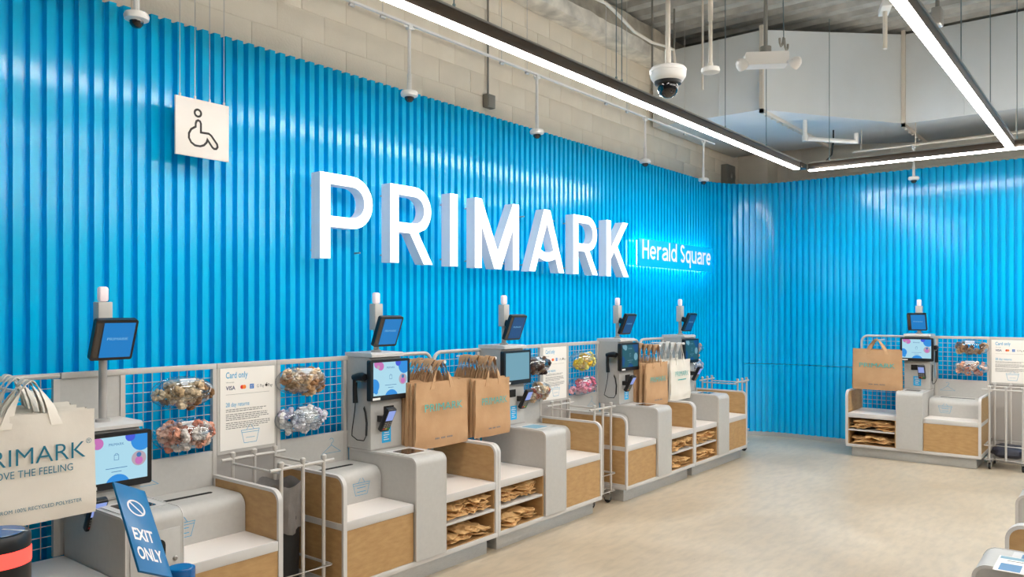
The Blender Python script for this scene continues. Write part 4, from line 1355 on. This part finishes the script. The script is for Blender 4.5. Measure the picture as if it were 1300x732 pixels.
# two small white tags on the grid behind the left bags
for i, (xx, zz, l) in enumerate(((1.26, .76, 'white swing tag on the wire grid under the white bags, left one'), (1.35, .80, 'white swing tag on the wire grid under the white bags, right one'))):
    t = thing('swing_tag', l, 'tag', (xx, FY + .63, zz))
    obj('card', G().box(-.035, .035, -.003, .0, -.06, .06), 'poster', t)
    g = G().disc(0.02, .03, .006, 10, T=TF(0, -.0035, 0)).stroke([(-.02, -.01), (0, .012), (.02, -.01)], .004, T=TF(0, -.0035, 0)).stroke([(-.018, -.03), (.016, -.03)], .004, T=TF(0, -.0035, 0))
    obj('card_print', g, 'inkblack', t)

# ---------------------------------------------------------------- folded paper bags in the pigeon-holes
def folded(seed):
    rnd = random.Random(seed)
    w, d, th = rnd.uniform(.19, .24), rnd.uniform(.25, .30), .012
    nx, ny = 7, 7
    sd = Vector((seed * 5.1, 0, 0))
    top = []; bot = []
    for i in range(nx + 1):
        for j in range(ny + 1):
            u, v = i / nx, j / ny
            x = (u - .5) * w + noise.noise(Vector((v * 4, 3, 1)) + sd) * .012
            y = (v - .5) * d + noise.noise(Vector((u * 4, 5, 1)) + sd) * .016
            b = noise.noise(Vector((u * 3.2, v * 3.2, 2)) + sd) * .022 + noise.noise(Vector((u * 8, v * 8, 9)) + sd) * .009
            e = min(u, 1 - u, v, 1 - v) * 6
            tt = th * min(1, .35 + e)
            top.append((x, y, b + tt)); bot.append((x, y, b))
    m = ny + 1; N = len(top)
    fs = []
    for i in range(nx):
        for j in range(ny):
            a = i * m + j
            fs.append((a, a + m, a + m + 1, a + 1))
            fs.append((N + a, N + a + 1, N + a + m + 1, N + a + m))
    for i in range(nx):
        a, b = i * m, (i + 1) * m
        fs.append((a, N + a, N + b, b))
        a, b = i * m + ny, (i + 1) * m + ny
        fs.append((b, N + b, N + a, a))
    for j in range(ny):
        a, b = j, j + 1
        fs.append((b, N + b, N + a, a))
        a, b = nx * m + j, nx * m + j + 1
        fs.append((a, N + a, N + b, b))
    o = obj('folded_paper_bag', G().add(top + bot, fs), 'kraft2', smooth=False)
    me = o.data; bpy.data.objects.remove(o)
    return me
FB = [folded(s_) for s_ in range(6)]
hg = G().tube([(-.035, -.10, .012), (-.036, -.15, .014), (-.025, -.178, .012), (0, -.186, .01), (.025, -.178, .012), (.036, -.15, .014), (.035, -.10, .012)], .0045, 6)
_h = obj('handle', hg, 'kraft2'); HB = _h.data; bpy.data.objects.remove(_h)
def cubby(kio, where, seed):
    root, k = kio
    rzz = root.rotation_euler.z
    Mw = Matrix.Translation(root.location) @ Matrix.Rotation(rzz, 4, 'Z')
    rnd = random.Random(seed)
    for lv, (zb, nm) in enumerate(((.152, 'lower'), (.316, 'upper'))):
        what = 'folded brown paper bag in the %s pigeon-hole %s' % (nm, where)
        for stk, sx in enumerate((.165, .39)):
            if lv == 0 and stk == 0 and seed % 2: nbag = 3
            else: nbag = 5 if lv else 4
            z = zb + .016
            for i in range(nbag):
                a = rnd.uniform(-.5, .5)
                L = Mw @ Vector((k.X(sx + rnd.uniform(-.02, .02)), .155 + rnd.uniform(-.012, .03), z))
                loose = lv == 0 and stk == 1 and i == nbag - 1
                if loose:
                    L = Mw @ Vector((k.X(.30), .13, z + .004)); a = rnd.uniform(-.25, .25)
                o = inst('folded_paper_bag', FB[rnd.randrange(6)], None, L, (rnd.uniform(-.05, .05), rnd.uniform(-.08, .08), rzz + a))
                side = 'left' if (sx < .3) != k.mir else 'right'
                tag(o, ORD[i] + ' folded bag up, %s pile, %s pigeon-hole %s' % (side, nm, where) if not loose else 'folded bag with its loop hanging out, lower pigeon-hole ' + where, 'paper bag', 'folded bags in the %s pigeon-hole %s' % (nm, where))
                if loose or i == 1: inst('handle', HB, o, (0, .05 if not loose else 0, 0))
                z += .0175
for kio, wh, sd in ((KB, 'by the bright screen', 1), (KC, 'by the blank screen', 2), (KD, 'right of the pink pod', 3), (KE, 'under the white bag', 4), (KF, 'at the back wall', 5)):
    cubby(kio, wh, sd)

# ---------------------------------------------------------------- hanger trolleys
def trolley(label, loc, rotz, w=.34, d=.46, top=.86, casters=True):
    t = thing('hanger_trolley', label, 'trolley', loc, rotz, 'wire hanger trolleys')
    r = .0105
    for yy in (0, d):
        for i in range(3):
            xx = w * i / 2
            obj('post', G().tube([(xx, yy, .10), (xx, yy, top + .015)], r, 8).lathe([(.015, 0), (.015, .02), (.008, .026)], 10, T=Matrix.Translation((xx, yy, top))), 'frame', t)
        obj('top_rail', G().tube([(-.07, yy, top - .015), (w + .07, yy, top - .015)], .009, 8), 'frame', t)
    for xx in (0, w):
        obj('side_rail', G().tube([(xx, 0, top - .04), (xx, d, top - .04)], .007, 8), 'frame', t)
    for zz in (.11, .26):
        pts = [(-.04, -.012, zz), (w + .04, -.012, zz), (w + .04, d + .012, zz), (-.04, d + .012, zz)]
        obj('lower_hoop', G().tube(pts, .009, 8, closed=True), 'frame', t)
    g = G()
    for i in range(1, 6):
        g.tube([(-.04, d * i / 6, .108), (w + .04, d * i / 6, .108)], .003, 5)
    obj('base_wires', g, 'frame', t)
    for xx in (0.0, w):
        for yy in (0.02, d - .02):
            c = obj('caster', G().tube([(xx, yy, .075), (xx, yy, .105)], .012, 8).box(xx - .018, xx - .013, yy - .02, yy + .03, .03, .08).box(xx + .013, xx + .018, yy - .02, yy + .03, .03, .08).box(xx - .018, xx + .018, yy - .012, yy + .015, .074, .08), 'silver', t)
            obj('wheel', G().lathe([(.012, -.011), (.031, -.009), (.033, 0), (.031, .009), (.012, .011)], 18, T=Matrix.Translation((xx, yy + .012, .033)) @ Matrix.Rotation(pi / 2, 4, 'Y')), 'rubber', c)
    return t
trolley('wire hanger trolley in front of the black waste bin', (2.50, 3.56, 0), 0, w=.28, d=.46)
trolley('wire hanger trolley in the gap left of the pink scrunchies checkout', (5.63, 3.58, 0), 0, w=.27, d=.44)
trolley('wire hanger trolley at the far right end of the left row', (8.80, 3.62, 0), 0, w=.27, d=.44)
trolley('wire hanger trolley holding a dark bag beside the back wall checkout', (9.63, 1.19, 0), -pi / 2, w=.30, d=.42)

# waste bin with liner
t = thing('waste_bin', 'black waste bin with a grey liner between the first two checkouts', 'bin', (2.64, 3.80, 0.118))
obj('bin_body', G().lathe([(.11, 0), (.12, .02), (.125, .30), (.128, .42)], 24), 'rubber', t)
vs = []; fs = []
n = 36
for i in range(9):
    v = i / 8
    for j in range(n):
        a = 2 * pi * j / n
        rr = .135 + .012 * sin(a * 7 + v * 3) * (1 - .3 * v) + .010 * noise.noise(Vector((cos(a) * 3, sin(a) * 3, v * 4)))
        vs.append((rr * cos(a), rr * sin(a), .34 + .26 * v + (.014 * sin(a * 5) if i in (0, 8) else 0)))
for i in range(8):
    for j in range(n):
        fs.append((i * n + j, i * n + (j + 1) % n, (i + 1) * n + (j + 1) % n, (i + 1) * n + j))
obj('liner', G().add(vs, fs), 'liner', t)

# dark bag in the back trolley
vs = []; fs = []
n, m = 20, 10
for i in range(m + 1):
    b = -pi / 2 + pi * i / m
    for j in range(n):
        a = 2 * pi * j / n
        q = 1 + .18 * noise.noise(Vector((cos(a) * 2 * cos(b), sin(a) * 2 * cos(b), sin(b) * 2)))
        vs.append((.17 * q * math.copysign(abs(cos(a)) ** .6, cos(a)) * cos(b) ** .5 if cos(b) > 1e-6 else 0, .15 * q * math.copysign(abs(sin(a)) ** .6, sin(a)) * (cos(b) ** .5 if cos(b) > 1e-6 else 0), .068 + .066 * q * sin(b)))
for i in range(m):
    for j in range(n):
        fs.append((i * n + j, i * n + (j + 1) % n, (i + 1) * n + (j + 1) % n, (i + 1) * n + j))
tag(obj('dark_fabric_bag', G().add(vs, fs), 'darkbag', loc=(9.84, 1.04, .115)), 'crumpled dark fabric bag in the bottom of the trolley at the back wall', 'bag')

# ---------------------------------------------------------------- gate in the left foreground
def gl(px, d):
    l = d * (px - 650) / 992
    return (d * cos(YAW) + l * sin(YAW), d * sin(YAW) - l * cos(YAW), 0)
L = gl(-5, 2.38)
t = thing('gate_bollard', 'black gate bollard with a glowing red ring in the lower left corner', 'bollard', L)
obj('post', G().lathe([(.10, 0), (.10, .01), (.092, .02), (.092, .925)], 32), 'black', t)
obj('light_ring', G().lathe([(.0925, .926), (.0935, .93), (.0935, .968), (.0925, .972)], 32), 'redglow', t)
obj('top_cap', G().lathe([(.092, .973), (.092, 1.008), (.086, 1.018), (.03, 1.02)], 32), 'black', t)
obj('glass_top', G().lathe([(.075, 1.0205), (.074, 1.022), (.01, 1.0225)], 28), 'bluering', t)
obj('top_mark', G().rect(-.004, .004, -.04, .05, T=Matrix.Translation((.045, -.03, 1.0229)) @ Matrix.Rotation(.5, 4, 'Z')), 'white', t)
L = gl(229, 2.3)
t = thing('gate_post', 'slim blue gate post holding the exit only board', 'bollard', L)
obj('post', G().lathe([(.05, 0), (.05, .01), (.041, .02), (.041, .87)], 28), 'black', t)
obj('blue_ring', G().lathe([(.041, .871), (.0415, .93), (.041, .938)], 28), 'bluering', t)
obj('top_cap', G().lathe([(.036, .9385), (.034, .942), (.005, .943)], 24), 'bluering', t)
# exit board: leaning back, turned away to the right
d0 = 2.30
TLp = Vector(at(143, 612, d0))
e1 = Vector(at(183, 624, d0 + .09)) - TLp
lo, hi = d0 - .6, d0 + .6
fx = lambda d: e1.dot(Vector(at(176, 725, d)) - TLp)
for _ in range(60):
    md = (lo + hi) / 2
    if fx(lo) * fx(md) <= 0: hi = md
    else: lo = md
e2 = Vector(at(176, 725, lo)) - TLp
e1n = e1.normalized(); e2n = (e2 - e1n * e2.dot(e1n)).normalized()
nrm = e1n.cross(-e2n)
Lc = TLp
EW, EH = e1.length, e2.length
ray = (TLp - Vector((0, 0, 1.7))).normalized()
R3 = Matrix((e1n, -e2n, nrm)).transposed()
print('exit board', EW, EH, nrm, nrm.dot(ray))
t = bpy.data.objects.new('exit_board', None); COL.objects.link(t)
t.matrix_world = Matrix.Translation(Lc) @ R3.to_4x4()
tag(t, 'tilted blue board reading EXIT ONLY on the gate in the left foreground', 'sign')
obj('board', G().box(0, EW, -EH, 0, -.004, .004, b=.0015), 'signblue', t)
g = G()
g.stroke([(EW * .49 + EW * .25 * cos(a * pi / 16), -EH * .268 + EW * .25 * sin(a * pi / 16)) for a in range(32)], .006, closed=True, w=.0046)
g.stroke([(EW * .49 - EW * .175, -EH * .268 + EW * .175), (EW * .49 + EW * .175, -EH * .268 - EW * .175)], .006, w=.0046)
obj('no_entry_symbol', g, 'signtxt', t)
g = G()
g.text('EXIT', EH * .185, EW * .45, -EH * .65, width=EW * .62, w=.0046, bold=.025)
obj('lettering', g, 'signtxt', t)
g = G()
g.text('ONLY', EH * .185, EW * .475, -EH * .862, width=EW * .74, w=.0046, bold=.025)
obj('lettering', g, 'signtxt', t)
